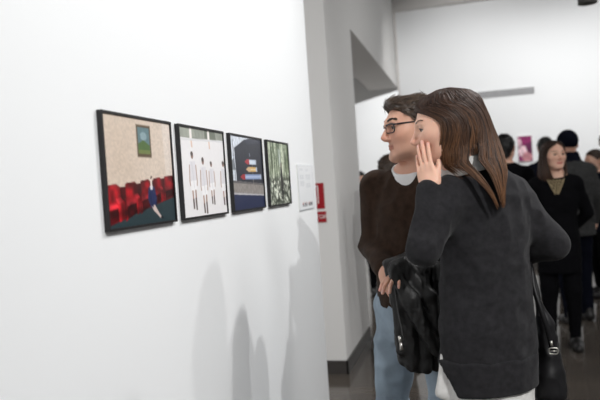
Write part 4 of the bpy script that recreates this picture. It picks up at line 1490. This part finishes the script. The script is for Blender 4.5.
# ================================================================== the visitors behind
def visitor(px_head, py_head, d, yaw, label, male, hair, top_mat, leg_mat, group=None, H=1.72, w=1.0, hem=.70, kind='short', pose=None, depth=1.0, neck=None, hi=False, collar=None, coat_open=False, head_yaw=None, pitch=0.0, stride=0.0, boots=None):
    eye = W(px_head, py_head, d)
    R3 = rotz(math.radians(yaw))
    J = std_joints(H, w, depth)
    # feet straight below the head, scaled so the eyes are where they are seen
    k = eye[2] / J['head'][2]
    J2 = {}
    for q, v in J.items():
        J2[q] = [(z * k, cx, cy, rx, ry) for z, cx, cy, rx, ry in v] if q == 'torso' else v * np.array([1, 1, k])
    J = J2
    off = R3 @ (J['head'] * np.array([1, 1, 0]))
    f = Fig(eye[0] - off[0], eye[1] - off[1], math.radians(yaw), label, group)
    J['anl'][1] += stride; J['anr'][1] -= stride; J['knl'][1] += stride * .4; J['knr'][1] -= stride * .5
    if pose: pose(J)
    Rh = rotz(math.radians(0 if head_yaw is None else head_yaw)) @ rotx(pitch)
    th = np.array(J['head'])
    base = SK_M if male else SK_F
    hs = 1.03 if male else .97
    bV, bF = body_mesh(J, .014)
    hm = (HEADS if hi else HEADS_LOW)[male]
    prt = [(bV, bF, base), placed(hm, Rh, th, hs)]
    for s, mir in (('l', False), ('r', True)):
        dz = J['wr' + s] - J['el' + s]
        x_in = np.array([1.0 if s == 'l' else -1.0, 0.15, 0])
        prt.append(placed(HAND_RELAX, frame3(dz, x_in), J['wr' + s], .95 if male else .88, s == 'l'))
    V, F, C = fuse(prt)
    mesh('body', V, F, M_SKIN, f.root, colors=C)
    if hi:
        add_eyes(f, Rh, th, hs); add_brows(f, Rh, th, hs, male, HAIR_DB)
    nb = np.array(J['neck'])
    cut = neck(J, f) if neck else el(nb + (0, -.02, .06), (.072, .075, .06))
    V, F = garment_top(J, .022 if not male else .03, hem, (.062, .054, .042) if male else (.054, .046, .036), None, cut, .011, wr=(.006, 9), seed=px_head)
    mesh('coat' if hem < .9 else 'top', V, F, top_mat, f.root)
    if collar:
        V, F = nets([loft([(-.05, 0, .005, .098, .088), (0, 0, 0, .088, .082), (.055, 0, -.005, .078, .078)], 0), sub(el((0, -.01, .07), (.062, .066, .05)), .01)], (-.13, -.13, -.07), (.13, .13, .08), .008)
        V = wrinkle(V, F, .008, (18, 18, 26), 2.0)
        mesh('scarf', V + nb + np.array((0, 0, .035)), F, collar, f.root)
    V, F = garment_legs(J, min(.92, hem + .12) if hem < .9 else .95, .014, .012, ankle=.052 if male else .042, hipw=.92 if hem > .9 else .84, hipd=.8)
    mesh('trousers', V, F, leg_mat, f.root)
    for s in 'lr':
        V, F = shoe_mesh(J['an' + s], .008)
        mesh('shoe', V, F, boots or M_SHOE, f.root)
    if kind == 'short':
        short_hair('hair', f.root, Rh, th, hs, hair, 420, .022, .009, .0, .0022, h=.006, cz=.023 if male else .03, rz=.080 if male else .088, lift=.4)
    elif kind == 'long':
        long_hair('hair', f.root, Rh, th, hs, hair, PART, n=620, front_end=-.25, back_end=(-.30, -.24), rad=.0036, clump=30, seed=int(px_head))
    elif kind == 'cap':
        fr = lambda z, x: np.interp(z, [-.05, .0, .04, .12], [.02, -.02, -.10, -.13])
        lo_ = lambda y: np.interp(y, [-.09, .0, .09], [.035, .0, -.035])
        V, F = nets([el((0, .012, .035), (.086, .108, .098), 0), keep(lambda P: lo_(P[:, 1]) - P[:, 2])], (-.11, -.12, -.06), (.11, .14, .16), .006)
        mesh('beanie', V @ Rh.T * hs + th, F, hair, f.root)
    return f, J, Rh, th


def fold_arms(J):
    J['ell'] = np.array((.235, -.02, J['ell'][2] + .02)); J['wrl'] = np.array((.03, -.19, J['ell'][2] + .02))
    J['elr'] = np.array((-.235, -.02, J['elr'][2] + .02)); J['wrr'] = np.array((-.03, -.22, J['elr'][2] + .05))


def low_arms(J):
    J['wrl'] = np.array((.10, -.17, J['wrl'][2] + .06)); J['wrr'] = np.array((-.10, -.17, J['wrr'][2] + .06))


def back_arms(J):
    for s_, sg in (('l', 1), ('r', -1)):
        J['el' + s_] = np.array((sg * .235, .08, J['el' + s_][2])); J['wr' + s_] = np.array((sg * .09, .17, J['wr' + s_][2] + .05))


GRP = 'visitors standing at the back of the gallery'
# the long-haired woman in black who looks this way
def boat(J, f):
    nb = J['neck']
    return el(nb + (0, -.045, .045), (.118, .115, .082))
fB, JB, RhB, thB = visitor(553.5, 155, 5.04, -2, 'long-haired woman in black dress facing the camera behind the woman in charcoal', False, HAIR_AU, M_DARKCLOTH, M_DARKCLOTH, GRP, 1.66, .92, .60, 'long', back_arms, .92, boat, True, head_yaw=24, boots=M_SHOE)
# gold pattern at her neckline
gm_ = []
for i in range(46):
    x = random.uniform(-.05, .05); q = random.random()
    if abs(x) > .012 + .045 * q: continue
    z = JB['neck'][2] - .150 + .10 * q
    y = -.093 - .02 * (1 - q) + .9 * x * x
    r = random.uniform(.004, .0075)
    gm_.append(np.array([(x + r * math.cos(a), y - .004 * (k % 2), z + r * 1.3 * math.sin(a)) for k, a in enumerate(np.linspace(0, 2 * math.pi, 8, endpoint=False))]))
gold = [fB, JB]
secsB = np.array(JB['torso'])
def front_y(z, x):
    cx, cy, rx, ry = (np.interp(z, secsB[:, 0], secsB[:, i]) for i in (1, 2, 3, 4))
    return cy - (ry + .022) * math.sqrt(max(.05, 1 - (x / (rx + .022)) ** 2))
tw = []
for row in range(5):
    z = JB['neck'][2] - .055 - .022 * row
    half = .052 - .009 * row
    pts = [(x, front_y(z, x) - .004, z + .010 * math.sin(x * 260 + row)) for x in np.linspace(-half, half, 22)]
    tw.append(tube(pts, .0042, 5))
for sg in (-1, 1):
    pts = [(sg * (.062 - .052 * t), front_y(JB['neck'][2] - .04 - .12 * t, .03) - .005, JB['neck'][2] - .04 - .12 * t) for t in np.linspace(0, 1, 14)]
    tw.append(tube(pts, .0045, 5))
v_, f_ = join(*tw)
mesh('gold_embroidery', v_, f_, M_GOLD, fB.root)

visitor(504.5, 147, 5.6, 170, 'dark-haired man seen from behind in black jacket beside the magenta picture', True, HAIR_BK, M_DARKCLOTH, M_NAVY, GRP, 1.75, 1.05, .78)
visitor(545.5, 147, 7.2, 175, 'person with black hair mostly hidden behind the long-haired woman', True, HAIR_BK, M_NAVY, M_DARKCLOTH, GRP, 1.74, 1.0, .80)
visitor(567, 144.5, 5.9, -160, 'man from behind in grey coat, dark beanie and navy scarf', True, M_NAVY, M_GREYCOAT, M_NAVY, GRP, 1.76, 1.12, .80, 'cap', None, 1.1, collar=M_NAVY, stride=.05)
visitor(594, 160.5, 7.0, -70, 'brown-haired person beyond the grey coat at the right edge', False, HAIR_BR, M_NAVY, M_DARKCLOTH, GRP, 1.62, 1.0, .72, 'short', low_arms)
visitor(607, 141.5, 8.2, 150, 'tall light-brown-haired person cut by the right edge of the photo', True, HAIR_BR, M_DARKCLOTH, M_NAVY, GRP, 1.85, 1.05, .8)
visitor(391, 170, 4.9, 150, 'brown-haired person half hidden behind the man with glasses', False, HAIR_BR, M_DARKCLOTH, M_NAVY, GRP, 1.6, .95, .75, 'short')
visitor(360, 181, 8.0, 20, 'dark-clothed person just showing past the grey pier', False, HAIR_BK, M_DARKCLOTH, M_DARKCLOTH, GRP, 1.62, 1.0, .7, 'short')
